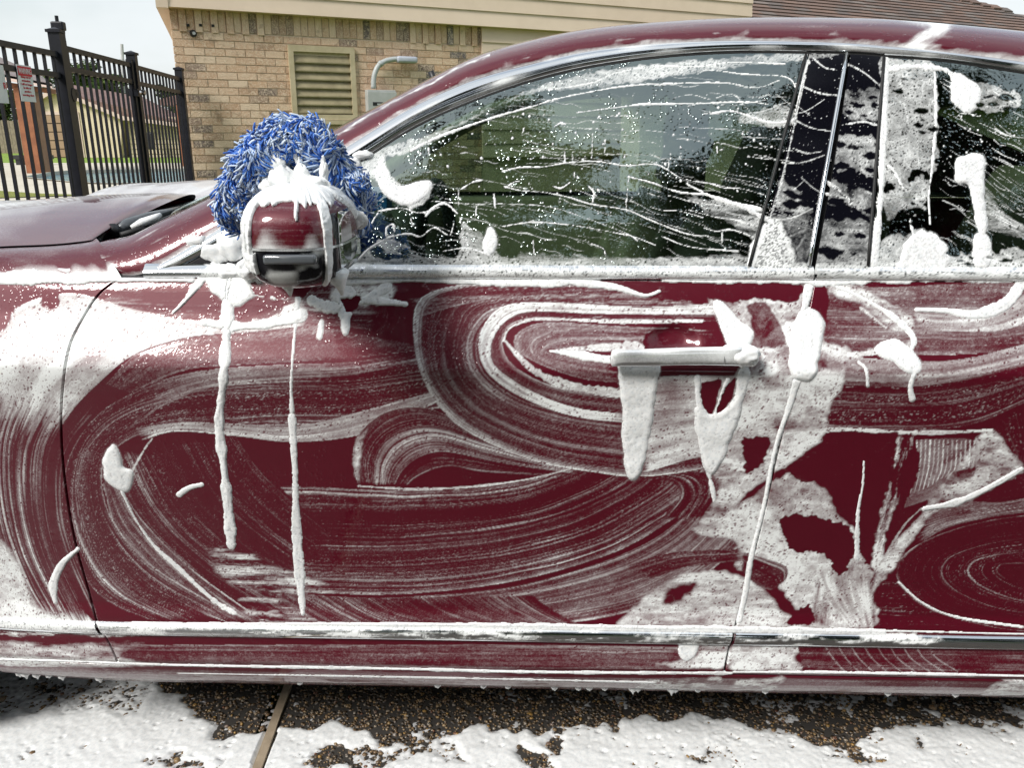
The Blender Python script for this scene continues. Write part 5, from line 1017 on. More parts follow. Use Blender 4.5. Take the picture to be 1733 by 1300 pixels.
for _ in range(9000):
    i, j = int(D.rng.random()*D.h), int(D.rng.random()*D.w); R = .6+1.9*D.rng.random()**4; k = int(R)+2
    if i-k < 0 or j-k < 0 or i+k+1 > D.h or j+k+1 > D.w or D.F[i, j] > .95+.25*D.rng.random(): continue
    yy, xx = np.mgrid[-k:k+1, -k:k+1]; D.F[i-k:i+k+1, j-k:j+k+1] -= .7*np.clip(R-np.hypot(xx, yy*1.6)+.5, 0, 1)
xs = np.arange(-1.42, 1.42, .0034); ys = np.r_[np.arange(1.10, 1.72, .0034), np.arange(1.72, 2.55, .012)]; X, Y = np.meshgrid(xs, ys); h = D.at(D.F, X, Y); h = h-2.2*np.clip(1-(Y-1.12-.05*np.sin(X*7)-.03*np.sin(X*19))/.09, 0, 1)-1.5*np.clip((np.abs(X)-1.33-.04*np.sin(Y*23))*12, 0, 1); hz_ = (h-.40)*.0095
k = hz_ > -.0008; cm = k[:-1, :-1] | k[1:, :-1] | k[:-1, 1:] | k[1:, 1:]
oj = np.abs((X-jt[0])*jn[0]+(Y-jt[1])*jn[1])/np.linalg.norm(jn) < .013; hz_ = np.where(oj & (Y > 1.28), -.003, hz_)
tag(grid_obj('foam_puddle', np.stack([X, Y, hz_], -1), FOAM, None, {'pit': np.clip(.85-(h-.40)*2.6, 0, 1)*.9}, mask=cm, flip=False), 'white foam spread over the driveway below the car', 'foam puddle', kind='stuff')
# ------------------------------------------------------------------ ground, lawn, pool
GRASS = noisy('lawn_grass', (.09, .16, .02), (.16, .24, .035), .9, .9, .02, 40); DECK = noisy('pale_pool_deck', (.50, .46, .37), (.58, .53, .43), .8, .8, .001, 30); DIRT = noisy('tan_dirt', (.30, .20, .12), (.38, .27, .16), 1.5, .95, .01)
sheet('ground', [(-400, -400), (400, -400), (400, 600), (-400, 600)], -.35, GRASS)
gp = lambda pts, z=0: [Pz(a, b, z)[:2] for a, b in pts]
sheet('path', [(-9, 4.9), (-3.0, 4.9), (-3.6, 10.2), (-3.6, 15.2), (-12, 14.6), (-12, 4.9)], -.012, DIRT)
# pool: deck with the basin cut out of it
inn = [Pz(a, b, 0)[:2] for a, b in spl([(40, 300), (70, 295), (110, 290), (200, 288), (330, 286)], 14)]+[Pz(a, b, 0)[:2] for a, b in spl([(330, 311), (250, 311), (160, 311), (100, 307), (60, 303), (40, 300)], 14)][:-1]
n_ = len(inn); cxy = np.mean(inn, axis=0); outr = []
for q in inn: d = np.array(q)-cxy; d = d/np.abs(d/np.array((24, 12))).max(); outr.append(tuple(cxy+d*(1 if True else 0)))
ring = lambda a, b, za, zb: ([(x, y, za) for x, y in a]+[(x, y, zb) for x, y in b], [(i, (i+1) % n_, n_+(i+1) % n_, n_+i) for i in range(n_)])
m = MB(); m.add(*ring(outr, inn, .0, .0)); mesh_obj('pool_deck', m.v, m.f, DECK)['kind'] = 'structure'
m = MB(); inc = [tuple(np.array(q)+(cxy-np.array(q))*.012) for q in inn]; otc = [tuple(np.array(q)-(cxy-np.array(q))*.025) for q in inn]
m.add(*ring(otc, inc, .03, .03)); m.add(*ring(inc, inc, .03, -.3)); cp = m.build('pool_coping', DECK); cp['kind'] = 'structure'
m = MB(); m.add(*ring(inc, inc, -.1, -1.3)); m.build('pool_wall', noisy('blue_pool_plaster', (.04, .22, .33), (.06, .28, .38), 2, .5))['kind'] = 'structure'
WATER = mat('pool_water', (.05, .27, .36), .06, spec=.6); t = NT(WATER); p = t.pos(); t.bump(t.noise(5, 3, .5, p), .03); t.col(t.mix(t.rng(t.noise(.8, 3, .5, p), .35, .65), (.03, .20, .32), (.10, .36, .42)))
sheet('pool_water', inc, -.07, WATER)
sheet('lawn', gp([(-900, 280.5), (600, 280.5)])+[(60, 70), (-120, 70)], -.008, noisy('bright_lawn', (.17, .27, .03), (.24, .34, .05), 1.4, .95, .03, 30))
lm = MB(); L_ = [Pz(a, b, 0) for a, b in ((-140, 322), (-10, 323), (60, 328), (150, 331), (-10, 336), (-140, 336))]; sheet('grass_strip', [q[:2] for q in L_], .016, noisy('yellow_grass', (.16, .20, .03), (.26, .25, .05), 6, .95, .02, 60))

# ------------------------------------------------------------------ black metal fence and gate
FM = noisy('black_powder_coat', (.005, .006, .010), (.009, .010, .017), 20, .42)
def fpt(p0, p1, s, z, off=0):
    d = (Vector(p1)-Vector(p0)).normalized(); n = Vector((-d.y, d.x)); q = Vector(p0)+d*s+n*off; return (q.x, q.y, z)
def fmat(p0, p1):
    d = (Vector(p1)-Vector(p0)).normalized(); return Matrix(((d.x, -d.y, 0, p0[0]), (d.y, d.x, 0, p0[1]), (0, 0, 1, 0), (0, 0, 0, 1)))
FP = [(-2.86, 3.6), (-2.98, 5.83), (-3.175, 7.40), (-3.42, 9.06)]
def fence_panel(name, label, cat, p0, p1, top, stiles, grp, s0, s1):
    e = empty(name, (*p0, 0), math.atan2(p1[1]-p0[1], p1[0]-p0[0])); tag(e, label, cat, grp)
    def pc(nm, a, b): o = mesh_obj(nm, (mm := MB().box(a, b)).v, mm.f, FM); o.parent = e; return o
    for z in (top-.035, top-.165, .17): pc('rail', (s0, -.014, z-.016), (s1, .014, z+.018))
    n = int((s1-s0)/.118); pk = None
    for k in range(n):
        s = s0+(k+.6)*(s1-s0)/n
        if pk is None: pk = pc('picket', (s-.0085, -.0085, .09), (s+.0085, .0085, top-.018)); s_0 = s
        else: o = pk.copy(); sc.collection.objects.link(o); o.location = (s-s_0, 0, 0)
    if stiles:
        for s in (s0, s1): pc('stile', (s-.025, -.022, .09), (s+.025, .022, top+.01))
    return e, pc
def post(x, y, top, label):
    e = empty('fence_post', (x, y, 0), math.atan2(1.6, -.2)); tag(e, label, 'fence post', 'black fence posts')
    for nm, a, b in (('post', (-.036, -.036, 0), (.036, .036, top)),): o = mesh_obj(nm, (mm := MB().box(a, b)).v, mm.f, FM); o.parent = e
    mm = MB().box((-.046, -.046, top), (.046, .046, top+.018)); mm.add([(-.04, -.04, top+.018), (.04, -.04, top+.018), (.04, .04, top+.018), (-.04, .04, top+.018), (0, 0, top+.035)], [(0, 1, 4), (1, 2, 4), (2, 3, 4), (3, 0, 4)])
    o = mesh_obj('post_cap', mm.v, mm.f, FM); o.parent = e; return e
ln = [math.dist(FP[i], FP[i+1]) for i in range(3)]
fence_panel('metal_fence', 'black metal fence panel nearest the camera, with the warning sign on it', 'fence', FP[0], FP[1], 1.70, False, 'black fence panels', .04, ln[0]-.04)
eg, pc = fence_panel('gate', 'black metal gate between the tallest post and the middle post', 'gate', FP[1], FP[2], 1.75, True, None, .085, ln[1]-.075)
pc('latch', (ln[1]-.12, -.05, 1.47), (ln[1]-.03, .03, 1.53)); mm = MB(); mm.tube([(ln[1]-.09, -.06, 1.50), (ln[1]-.09, -.10, 1.50)], .022, 10); o = mesh_obj('latch_knob', mm.v, mm.f, CHROME_CLEAN); o.parent = eg
mm = MB(); mm.tube([(.07, -.04, 1.42), (.07, .04, 1.42)], .045, 12); mm.tube([(.12, -.04, 1.43), (.12, .02, 1.43)], .03, 10); o = mesh_obj('hinge', mm.v, mm.f, FM); o.parent = eg
mm = MB(); mm.box((.05, -.03, 1.40), (.085, .03, 1.86)); mm.bbox((.04, -.04, 1.82), (.10, .04, 1.875), .01); mm.tube([(.06, 0, 1.87), (.06, 0, 1.91)], .012, 8); mm.tube([(.10, -.02, 1.80), (.10, .03, 1.80)], .016, 8); o = mesh_obj('gate_latch_rod', mm.v, mm.f, FM); o.parent = eg
fence_panel('metal_fence', 'black metal fence panel between the middle post and the brick wall', 'fence', FP[2], FP[3], 1.745, False, 'black fence panels', .04, ln[2]-.04)
post(*FP[0], 1.78, 'black fence post beyond the left edge of the view'); post(*FP[1], 1.80, 'tallest and thickest black fence post, left of the gate'); post(*FP[2], 1.80, 'black fence post right of the gate, with the latch'); post(*FP[3], 1.80, 'black fence post standing against the corner of the brick wall')
# signs
SW = noisy('white_sign_sheet', (.66, .68, .70), (.74, .75, .76), 9, .4); SR = mat('red_print', (.55, .01, .03), .5); SG = mat('dark_print', (.10, .05, .08), .5)
def text(body, size, x, z, y, mt, par, M, width=None):
    cu = bpy.data.curves.new('t', 'FONT'); cu.body = body; cu.size = size; cu.align_x = 'CENTER'; cu.align_y = 'CENTER'; cu.extrude = .0006; cu.offset = size*.012
    ob = bpy.data.objects.new('t', cu); sc.collection.objects.link(ob); dg = bpy.context.evaluated_depsgraph_get(); me = bpy.data.meshes.new_from_object(ob.evaluated_get(dg)); bpy.data.objects.remove(ob)
    co = np.array([v.co[:] for v in me.vertices]); wd_ = co[:, 0].max()-co[:, 0].min(); f = (width/wd_) if width else 1
    for v, c in zip(me.vertices, co): v.co = M @ Vector((x+c[0]*f, y-c[2], z+c[1]))
    me.materials.clear(); me.materials.append(mt); me.name = 'lettering'; o = bpy.data.objects.new('lettering', me); link(o, par); return o
def sign(label, spx, spz, w, h, lines, head):
    # hangs on the road side of the left fence panel, so it is read from the camera
    ang = math.atan2(FP[1][1]-FP[0][1], FP[1][0]-FP[0][0]); e = empty('sign', (*spx, spz), ang); tag(e, label, 'sign')
    M = Matrix.Translation((*spx, spz)) @ Matrix.Rotation(ang, 4, 'Z')
    mm = MB().bbox((-w/2, -.022, -h/2), (w/2, -.019, h/2), .0012, M); mm.build('sign_plate', SW, e)
    if head:
        mm = MB().box((-w/2+.006, -.0236, h/2-.062), (w/2-.006, -.0222, h/2-.008), M); mm.build('sign_heading', SR, e); text('WARNING', .045, 0, h/2-.036, -.0242, SW, e, M, w*.86)
    for k, (tx, sz, z, wd_) in enumerate(lines): text(tx, sz, 0 if head else w*.40, z, -.0232, SR, e, M, wd_)
def fence_hit(px, py):
    n = ((FP[1][1]-FP[0][1]), -(FP[1][0]-FP[0][0]), 0); return Pplane(px, py, (*FP[1], 0), n)
a = fence_hit(22, 110); b = fence_hit(47, 113); c_1 = fence_hit(32, 173); w = math.dist(a[:2], b[:2]); ctr = fence_hit(38.5, 141)
h = a[2]-c_1[2]
tl = ['Due to the', 'Rising cost of', 'ammunition,', 'I will no longer', 'be able to', 'provide a', 'warning shot']
sign('white sign with a red WARNING heading hung on the black fence', ctr[:2], ctr[2], w, h, [(s, h*.085, h*.27-k*h*.098, w*(.5, .66, .6, .8, .5, .44, .8)[k]) for k, s in enumerate(tl)], True)
ctr2 = fence_hit(-12, 141); sign('white sign with red print cut off by the left edge of the view', ctr2[:2], ctr2[2], w*1.15, h, [('R', .05, -.01, .03)], False)

# ------------------------------------------------------------------ brick building
wc = np.array(Pplane(288, 30, (-3.49, 9.2, 0), (0, 1, 0))); WO = (wc[0], 9.2); WA = math.atan2(1.55, 3.10); WD = (math.cos(WA), math.sin(WA)); WN = (math.sin(WA), -math.cos(WA), 0)
bld = empty('brick_building', (*WO, 0), WA); tag(bld, 'tan brick building with cream siding and a louvred vent, behind the car', 'building')
MW = Matrix.Translation((*WO, 0)) @ Matrix.Rotation(WA, 4, 'Z')
def wp(px, py): q = Pplane(px, py, (*WO, 0), WN); return ((q[0]-WO[0])*WD[0]+(q[1]-WO[1])*WD[1], q[2])
def loc(o, p): o.parent = p; return o
ZT0 = wp(560, 30)[1]; UB = wp(813, 60)[0]; US = wp(1262, 40)[0]
BR = mat('tan_brick', (.4, .3, .2), .85); t = NT(BR); oi = t.n.new('ShaderNodeObjectInfo'); a = t.attr('rnd').outputs['Fac']; fr = t.math('FRACT', t.math('ADD', oi.outputs['Random'], a)); p = t.pos()
base = t.ramp(fr, [(0, (.56, .37, .24)), (.28, (.66, .46, .31)), (.45, (.74, .57, .41)), (.62, (.58, .37, .23)), (.76, (.46, .30, .20)), (.90, (.27, .19, .15)), (.965, (.17, .125, .105)), (1, (.12, .11, .12))])
sw = t.new('ShaderNodeTexNoise', Scale=34.0, Detail=4.0, Roughness=.65, Distortion=1.6); t.l.new(p, sw.inputs['Vector'])
c = t.mix(t.rng(sw.outputs['Fac'], .42, .64, 0, .75), base, (.78, .63, .47)); c = t.mix(t.rng(t.noise(9, 3, .6, p), .56, .72, 0, .5), c, (.25, .16, .10)); t.col(c); t.bump(sw.outputs['Fac'], .006)
MORT = noisy('buff_mortar', (.56, .46, .34), (.64, .53, .40), 30, .9)
mm = MB().prism([(.01, .008, 0), (US+.02, .008, 0), (US+.02, 5, 0), (.65, 5, 0)], (0, 0, ZT0+1.2)); o = loc(mesh_obj('wall', mm.v, mm.f, MORT), bld)
VU0, VU1 = wp(490, 130)[0], wp(601, 130)[0]; VZ1, VZ0 = wp(545, 78)[1], wp(545, 203)[1]
CHT, BL = .0777, .2065; bricks = []
g = np.random.default_rng(41)
nrow = int((ZT0-.205)/CHT)
zs0 = ZT0-.205-nrow*CHT
for r in range(nrow):
    z = zs0+r*CHT; u = -(.5*BL if r % 2 else 0)
    while u < UB-.01:
        a0, a1 = max(u, 0), min(u+BL-.0095, UB)
        segs = [(a0, a1)]
        if z+.07 > VZ0 and z < VZ1: segs = [(s, min(e_, VU0)) for s, e_ in segs if s < VU0]+[(max(s, VU1), e_) for s, e_ in segs if e_ > VU1]
        for s, e_ in segs:
            if e_-s > .02: bricks.append((s, e_, z, z+.068, g.uniform(-.0025, .0025), 0))
        u += BL
k = 0; u = .0
while u < UB-.02:
    prj = .014 if (k % 2 and (u < .9 or u > UB-1.0)) else 0; bricks.append((u, u+.069, ZT0-.198-(.016 if prj else 0), ZT0+.01, -prj, 1)); u += .0785; k += 1
def vis(bq):
    u, z = (bq[0]+bq[1])/2, (bq[2]+bq[3])/2; x, y = WO[0]+WD[0]*u, WO[1]+WD[1]*u; t_ = (y*CP-(z-CH)*SP); px = 866.5+F_PX*x/t_; py = 650-F_PX*((z-CH)*CP+y*SP)/t_
    line = np.interp(px, [285, 372, 570, 700, 820], [335, 330, 225, 150, 95]); return py < line
bricks.sort(key=lambda q: (0 if vis(q) else 1, q[0]))
proto = {}; BV = []; BF = []; BRn = []
for i, (a, b, z0, z1, dy, kd) in enumerate(bricks):
    if i < 298:
        key = (round(b-a, 3), round(z1-z0, 3))
        if key not in proto:
            mm = MB().bbox((-key[0]/2, 0, -key[1]/2), (key[0]/2, .03, key[1]/2), .0025) if False else MB().box((-key[0]/2, 0, -key[1]/2), (key[0]/2, .03, key[1]/2)); o = mesh_obj('brick', mm.v, mm.f, BR); proto[key] = o.data
        else: o = link(bpy.data.objects.new('brick', proto[key]))
        o.location = ((a+b)/2, dy, (z0+z1)/2); o.parent = bld
    else:
        mm = MB().box((a, dy, z0), (b, .03, z1)); f0_ = len(BV); BV += mm.v; BF += [tuple(q+f0_ for q in f) for f in mm.f]; BRn += [g.random()]*8
o = loc(mesh_obj('brick_courses', BV, BF, BR, attrs={'rnd': BRn}), bld); o['kind'] = 'stuff'
# return wall round the left corner (seen only from aside)
CREAM = noisy('cream_siding', (.70, .565, .43), (.74, .60, .46), 3, .55); CREAM2 = noisy('cream_trim', (.72, .585, .45), (.76, .62, .48), 3, .5)
for k in range(-9, 5):
    z = ZT0+k*.168
    if k >= 0: a, b, dy = -.12, US, -.11
    else: a, b, dy = UB+.004, US, -.035
    v = [(a, dy-.012, z), (b, dy-.012, z), (b, .02, z), (a, .02, z), (a, dy+.004, z+.170), (b, dy+.004, z+.170), (b, .02, z+.170), (a, .02, z+.170)]
    o = loc(mesh_obj('siding_plank' if k else 'fascia_board', v, [(0, 1, 2, 3), (4, 7, 6, 5), (0, 4, 5, 1), (1, 5, 6, 2), (3, 2, 6, 7), (0, 3, 7, 4)], CREAM if k % 3 else CREAM2), bld)
mm = MB().box((US-.07, -.055, 0), (US+.04, .3, ZT0+1.0)); loc(mesh_obj('corner_trim', mm.v, mm.f, CREAM2), bld)
mm = MB().prism([(-.135, -.13, ZT0-.012), (-.02, -.13, ZT0-.012), (.60, 4.5, ZT0-.012), (.50, 4.5, ZT0-.012)], (0, 0, .8)); loc(mesh_obj('eave_return', mm.v, mm.f, CREAM2), bld)
# louvred vent
YF = noisy('tan_yellow_frame', (.47, .40, .25), (.55, .47, .31), 8, .6); YS = noisy('olive_slat', (.25, .21, .12), (.34, .29, .17), 6, .6); YD = noisy('dark_screen', (.13, .10, .05), (.16, .13, .07), 50, .8)
ve = loc(mesh_obj('vent', (mm := MB().box((VU0, .012, VZ0), (VU1, .02, VZ1))).v, mm.f, YD), bld)
for nm, a, b in (('vent_frame', (VU0, -.03, VZ0), (VU0+.055, .02, VZ1)), ('vent_frame', (VU1-.055, -.03, VZ0), (VU1, .02, VZ1)), ('vent_frame', (VU0+.055, -.03, VZ1-.065), (VU1-.055, .02, VZ1)), ('vent_frame', (VU0+.055, -.03, VZ0), (VU1-.055, .02, VZ0+.06))): mm = MB().box(a, b); loc(mesh_obj(nm, mm.v, mm.f, YF), ve)
ns = 7
for k in range(ns):
    z = VZ0+.07+(VZ1-VZ0-.16)*k/ns; mm = MB(); mm.add([(VU0+.055, -.022, z), (VU1-.055, -.022, z), (VU1-.055, -.022, z+.012), (VU0+.055, -.022, z+.012), (VU0+.055, .010, z+.075), (VU1-.055, .010, z+.075), (VU1-.055, .010, z+.085), (VU0+.055, .010, z+.085)], [(0, 1, 2, 3), (3, 2, 6, 7), (0, 4, 5, 1), (4, 7, 6, 5), (0, 3, 7, 4), (1, 5, 6, 2)]); loc(mesh_obj('slat', mm.v, mm.f, YS), ve)
mm = MB().box((VU0-.03, -.05, VZ0-.045), (VU1+.03, .02, VZ0-.003)); loc(mesh_obj('vent_sill', mm.v, mm.f, YF), ve)
# electrical box with its bent conduit
GB = noisy('grey_enamel', (.40, .42, .40), (.46, .47, .46), 10, .5); GC = mat('grey_conduit', (.42, .45, .45), .4)
eb = empty('electrical_box', (*WO, 0), WA); tag(eb, 'grey electrical box with a bent conduit on the brick wall', 'electrical box')
u0, z1 = wp(617, 152); u1, _ = wp(664, 152); z0 = z1-.50
mm = MB().bbox((u0, -.12, z0), (u1, .0, z1), .006); bx = loc(mesh_obj('box_body', mm.v, mm.f, GB), eb); mm = MB().bbox((u0-.006, -.132, z0+.02), (u1+.006, -.12, z1-.02), .004); loc(mesh_obj('box_cover', mm.v, mm.f, GB), eb)
zz = wp(640, 176)[1]; mm = MB().box((u0+.05, -.1345, zz-.02), (u1-.04, -.1325, zz+.018)); loc(mesh_obj('meter_slot', mm.v, mm.f, RUBBER), eb); mm = MB().box((u0+.10, -.1365, zz-.012), (u1-.05, -.1348, zz+.004)); loc(mesh_obj('meter_dial', mm.v, mm.f, GC), eb)
uc, zc = wp(629, 148); pts = [wp(*q) for q in ((629, 150), (629, 138), (631, 125), (637, 112), (648, 104), (660, 101), (670, 100))]
mm = MB(); mm.tube([(q[0], -.07, q[1]) for q in spl(pts, 20)], .029, 14); cd = loc(mesh_obj('conduit', mm.v, mm.f, GC, None, True), eb)
mm = MB(); q = wp(641, 108); mm.tube([(q[0]-.014, -.07, q[1]-.014), (q[0]+.014, -.07, q[1]+.014)], .034, 14); loc(mesh_obj('conduit_ring', mm.v, mm.f, GC, None, True), cd)
a, b = wp(667, 96), wp(702, 106); mm = MB().bbox((a[0], -.115, b[1]-.012), (b[0], -.03, a[1]+.006), .025); loc(mesh_obj('conduit_head', mm.v, mm.f, noisy('pale_grey_cover', (.42, .45, .52), (.46, .49, .55), 20, .4), None, True), eb)
# small fittings on the wall
def wobj(name, a, b, d, mt, label, cat):
    mm = MB().bbox((a[0], -d, b[1]), (b[0], .002, a[1]), min(.012, d*.4), MW); tag(mm.build(name, mt), label, cat)
wobj('utility_box', wp(349, 313), wp(380, 345), .10, noisy('dark_grey_box', (.16, .17, .16), (.2, .2, .2), 20, .6), 'low dark grey utility box on the brick wall just above the hood', 'box')
wobj('junction_box', wp(422, 226), wp(440, 245), .05, noisy('pale_box', (.50, .52, .46), (.56, .58, .5), 20, .6), 'small pale junction box on the brick wall beside the blue mitt', 'box')
ph = empty('pipe_stub', (*WO, 0), WA); tag(ph, 'pipe stub in a round dark hole in the upper left of the brick wall', 'pipe'); q = wp(327, 56); mm = MB(); mm.tube([(q[0], -.012, q[1]), (q[0], .01, q[1])], .036, 20); loc(mesh_obj('hole_disc', mm.v, mm.f, noisy('dark_hole', (.02, .018, .015), (.04, .035, .03), 40, .9)), ph); mm = MB(); mm.tube([(q[0]+.004, -.03, q[1]), (q[0]+.004, 0, q[1])], .016, 14); loc(mesh_obj('pipe', mm.v, mm.f, GC), ph)  # near-black disc paints the dark of the hole round the pipe
for (a, b) in ((318, 42), (339, 42), (360, 43)):
    q = wp(a, b); mm = MB().box((q[0]-.014, -.018, q[1]-.014), (q[0]+.014, .0, q[1]+.012)); loc(mesh_obj('mortar_hole', mm.v, mm.f, RUBBER), bld)

# ------------------------------------------------------------------ shingled roof of the next building
SH = mat('brown_shingle', (.2, .1, .07), .9); t = NT(SH); oi = t.n.new('ShaderNodeObjectInfo'); a = t.attr('rnd').outputs['Fac']; fr = t.math('FRACT', t.math('ADD', oi.outputs['Random'], a)); p = t.pos()
t.col(t.mix(t.rng(t.noise(160, 3, .7, p), .3, .7, 0, .6), t.ramp(fr, [(0, (.15, .10, .08)), (.35, (.20, .13, .10)), (.6, (.25, .16, .12)), (.8, (.13, .11, .10)), (1, (.24, .20, .175))]), (.12, .09, .08))); t.bump(t.noise(300, 2, .6, p), .003)
RO = np.array(P(1262, 118, 12.0)); RA = WA; RP = math.radians(30); ru = np.array((math.cos(RA), math.sin(RA), 0)); rs = np.array((-math.sin(RA)*math.cos(RP), math.cos(RA)*math.cos(RP), math.sin(RP))); rn = np.cross(ru, rs)
def rhit(px, py): q = np.array(Pplane(px, py, RO, rn))-RO; return q@ru, q@rs
hA, hB = rhit(1630, 0), rhit(1733, 25); hsl = (hB[1]-hA[1])/(hB[0]-hA[0]); hip = lambda u: hA[1]+(u-hA[0])*hsl
rb_ = empty('shingle_roof', tuple(RO), 0); tag(rb_, 'brown shingled roof of the neighbouring building, upper right', 'roof')
MR = Matrix(((ru[0], rs[0], rn[0], RO[0]), (ru[1], rs[1], rn[1], RO[1]), (ru[2], rs[2], rn[2], RO[2]), (0, 0, 0, 1)))
rb_.rotation_euler = MR.to_3x3().to_euler()
smax = hA[1]+1.6; uM = hA[0]-(smax-hA[1])/abs(hsl); poly = [(-2.2, -.7), (9.5, -.7), (9.5, hip(9.5)), (uM, smax), (-2.2, smax)]
mm = MB().prism([(a, b, -.03) for a, b in poly], (0, 0, -.12)); loc(mesh_obj('roof_deck', mm.v, mm.f, SH), rb_)
mm = MB().prism([(a, b, -.15) for a, b in ((-1.9, -.4), (9.0, -.4), (9.0, .1), (-1.9, .1))], (0, -1.0, -1.6)); loc(mesh_obj('wall', mm.v, mm.f, CREAM), rb_)
sp = None; sv = []; cnt = 0; TW = .305; EX = .142
cand = []
for r in range(-4, int(smax/EX)+1):
    for k in range(-6, 32):
        u = k*TW+(.5*TW if r % 2 else 0)+.04*math.sin(r*1.7); s = r*EX
        if s+.1 > hip(u+TW/2) : continue
        cand.append((u, s, 0 if (u > -.2 and u < hB[0]+.4 and s > .1) else 1))
cand.sort(key=lambda q: (q[2], q[1])); SV = []; SF = []; SRn = []
for i, (u, s, _) in enumerate(cand):
    if i < 296:
        if sp is None: mm = MB().prism([(0, 0, .016), (TW-.006, 0, .016), (TW-.006, EX+.03, -.006), (0, EX+.03, -.006)], (0, 0, -.011)); o = mesh_obj('shingle', mm.v, mm.f, SH); sp = o.data
        else: o = link(bpy.data.objects.new('shingle', sp))
        o.location = (u, s, .006*g.random()); o.parent = rb_
    else:
        f0_ = len(SV); q = MB().prism([(u, s, .016), (u+TW-.006, s, .016), (u+TW-.006, s+EX+.03, -.006), (u, s+EX+.03, -.006)], (0, 0, -.011)); SV += q.v; SF += [tuple(w_+f0_ for w_ in f) for f in q.f]; SRn += [g.random()]*8
o = loc(mesh_obj('shingle_field', SV, SF, SH, attrs={'rnd': SRn}), rb_); o['kind'] = 'stuff'
for k in range(40):
    u = 9.3-k*.24; 
    if hip(u) > smax: break
    mm = MB().box((u-.14, hip(u)-.10, .0), (u+.13, hip(u)+.07, .035+.008*(k % 2))); loc(mesh_obj('ridge_cap', mm.v, mm.f, SH), rb_)

# ------------------------------------------------------------------ far side of the pool: house, shelter, fences, trees
HY = 46.0; hp = lambda px, py, d=0.0: P(px, py, HY+d)
def hz0(px, z, d=0): x, y, _ = P(px, 240, HY+d); return (x, y, z)
hs = empty('garage_house', hz0(150, 0)); tag(hs, 'cream house with a brown garage door and brown roof across the pool', 'house')
HC = noisy('cream_brick_far', (.60, .50, .36), (.66, .56, .42), 2, .9); t = NT(HC); HR = noisy('brown_roof_far', (.17, .10, .09), (.24, .15, .13), 3, .9); HT = mat('pink_white_trim', (.62, .48, .42), .7)
gab = [hp(56, 262), hp(56, 172), hp(88, 153), hp(118, 163), hp(160, 181), hp(205, 196), hp(205, 262)]; gab = [(x, HY, max(z, 0) if i not in (0, 6) else 0) for i, (x, y, z) in enumerate(gab)]
MB().prism(gab, (0, 9, 0)).build('wall', HC, hs)
e1 = hp(206, 197)[2]; x0_, x1_ = hp(205, 200)[0]+.02, hp(299, 200)[0]; MB().box((x0_, HY+.4, 0), (x1_, HY+9, e1)).build('wall', HC, hs)
for j in range(15):                       # brick courses that still read at this size
    zc_ = .18+j*.26
    MB().box((x0_, HY+.37, zc_), (x1_, HY+.402, zc_+.03)).build('course', noisy('far_joint', (.54, .44, .32), (.56, .46, .34), 3, .9) if j == 0 else bpy.data.materials['far_joint'], hs) if zc_ < e1-.1 else None
def rake(a, b, w=.22): p0, p1 = Vector(hp(*a, -.35)), Vector(hp(*b, -.35)); MB().prism([p0, p1, p1-Vector((0, 0, w)), p0-Vector((0, 0, w))], (0, .3, 0)).build('trim_board', HT, hs)
rake((48, 173), (88, 149)); rake((88, 149), (120, 159)); rake((120, 159), (208, 196)); rake((208, 196), (304, 208), .2)
MB().prism([hp(88, 149, -.3), hp(120, 159, -.3), hp(206, 195, -.3), hp(304, 207, -.3), hp(316, 203, 6), hp(236, 163, 6), hp(120, 143, 6)], (0, .4, .0)).build('roof', HR, hs)
MB().prism([hp(48, 172, -.3), hp(88, 149, -.3), hp(120, 143, 7), hp(70, 160, 7)], (0, 0, -.06)).build('roof', HR, hs)
gx0, gx1 = hp(65, 200)[0], hp(130, 200)[0]; gz = hp(90, 194)[2]; GD = noisy('brown_garage_door', (.30, .19, .12), (.35, .23, .15), 1.5, .7)
gd = MB().box((gx0, HY-.02, 0), (gx1, HY+.03, gz)).build('garage_door', noisy('door_shadow_gap', (.12, .08, .05), (.13, .09, .06), 3, .8), hs)
for k in range(5): MB().box((gx0+.03, HY-.07, gz*k/5+.03), (gx1-.03, HY-.02, gz*(k+1)/5-.02)).build('door_panel', GD, gd)
MB().box((gx0-.15, HY-.05, 0), (gx0, HY+.02, gz+.15)).build('door_trim', HT, hs); MB().box((gx1, HY-.05, 0), (gx1+.15, HY+.02, gz+.15)).build('door_trim', HT, hs); MB().box((gx0, HY-.05, gz), (gx1, HY+.02, gz+.15)).build('door_trim', HT, hs)
q = hp(257, 238, -.2); mm = MB(); mm.bbox((q[0]-.15, q[1]-.25, q[2]-.45), (q[0]+.15, q[1]+.1, q[2]+.45), .08); tag(mm.build('hose_reel', BLACK), 'dark hose reel hanging on the cream wall of the far house', 'hose reel')
# pool shelter on the left
WDB = noisy('red_brown_timber', (.22, .075, .03), (.30, .11, .045), 4, .6); WDO = noisy('orange_timber', (.27, .115, .055), (.33, .15, .07), 4, .6)
sh = empty('pool_shelter', P(40, 283, 27)); tag(sh, 'timber pool shelter with a grey shingle roof and red brown post behind the fence', 'shelter')
SY = 27.0; a = P(25, 150, SY); b = P(50, 150, SY); MB().box((a[0], SY-.1, 0), (b[0], SY+.35, P(40, 148, SY)[2])).build('post', WDB, sh)
a = P(50.4, 150, SY); b = P(56, 150, SY); MB().box((a[0], SY-.08, 0), (b[0], SY+.3, P(40, 148, SY)[2])).build('post', WDO, sh)
f = lambda px, py, d=0: P(px, py, SY+d)
MB().prism([f(-60, 128), f(86, 150), f(86, 158), f(-60, 140)], (0, .3, 0)).build('beam', WDB, sh); MB().prism([f(-60, 112, -.4), f(88, 142, -.4), f(88, 149, -.4), f(-60, 124, -.4)], (0, .1, 0)).build('trim_board', HT, sh)
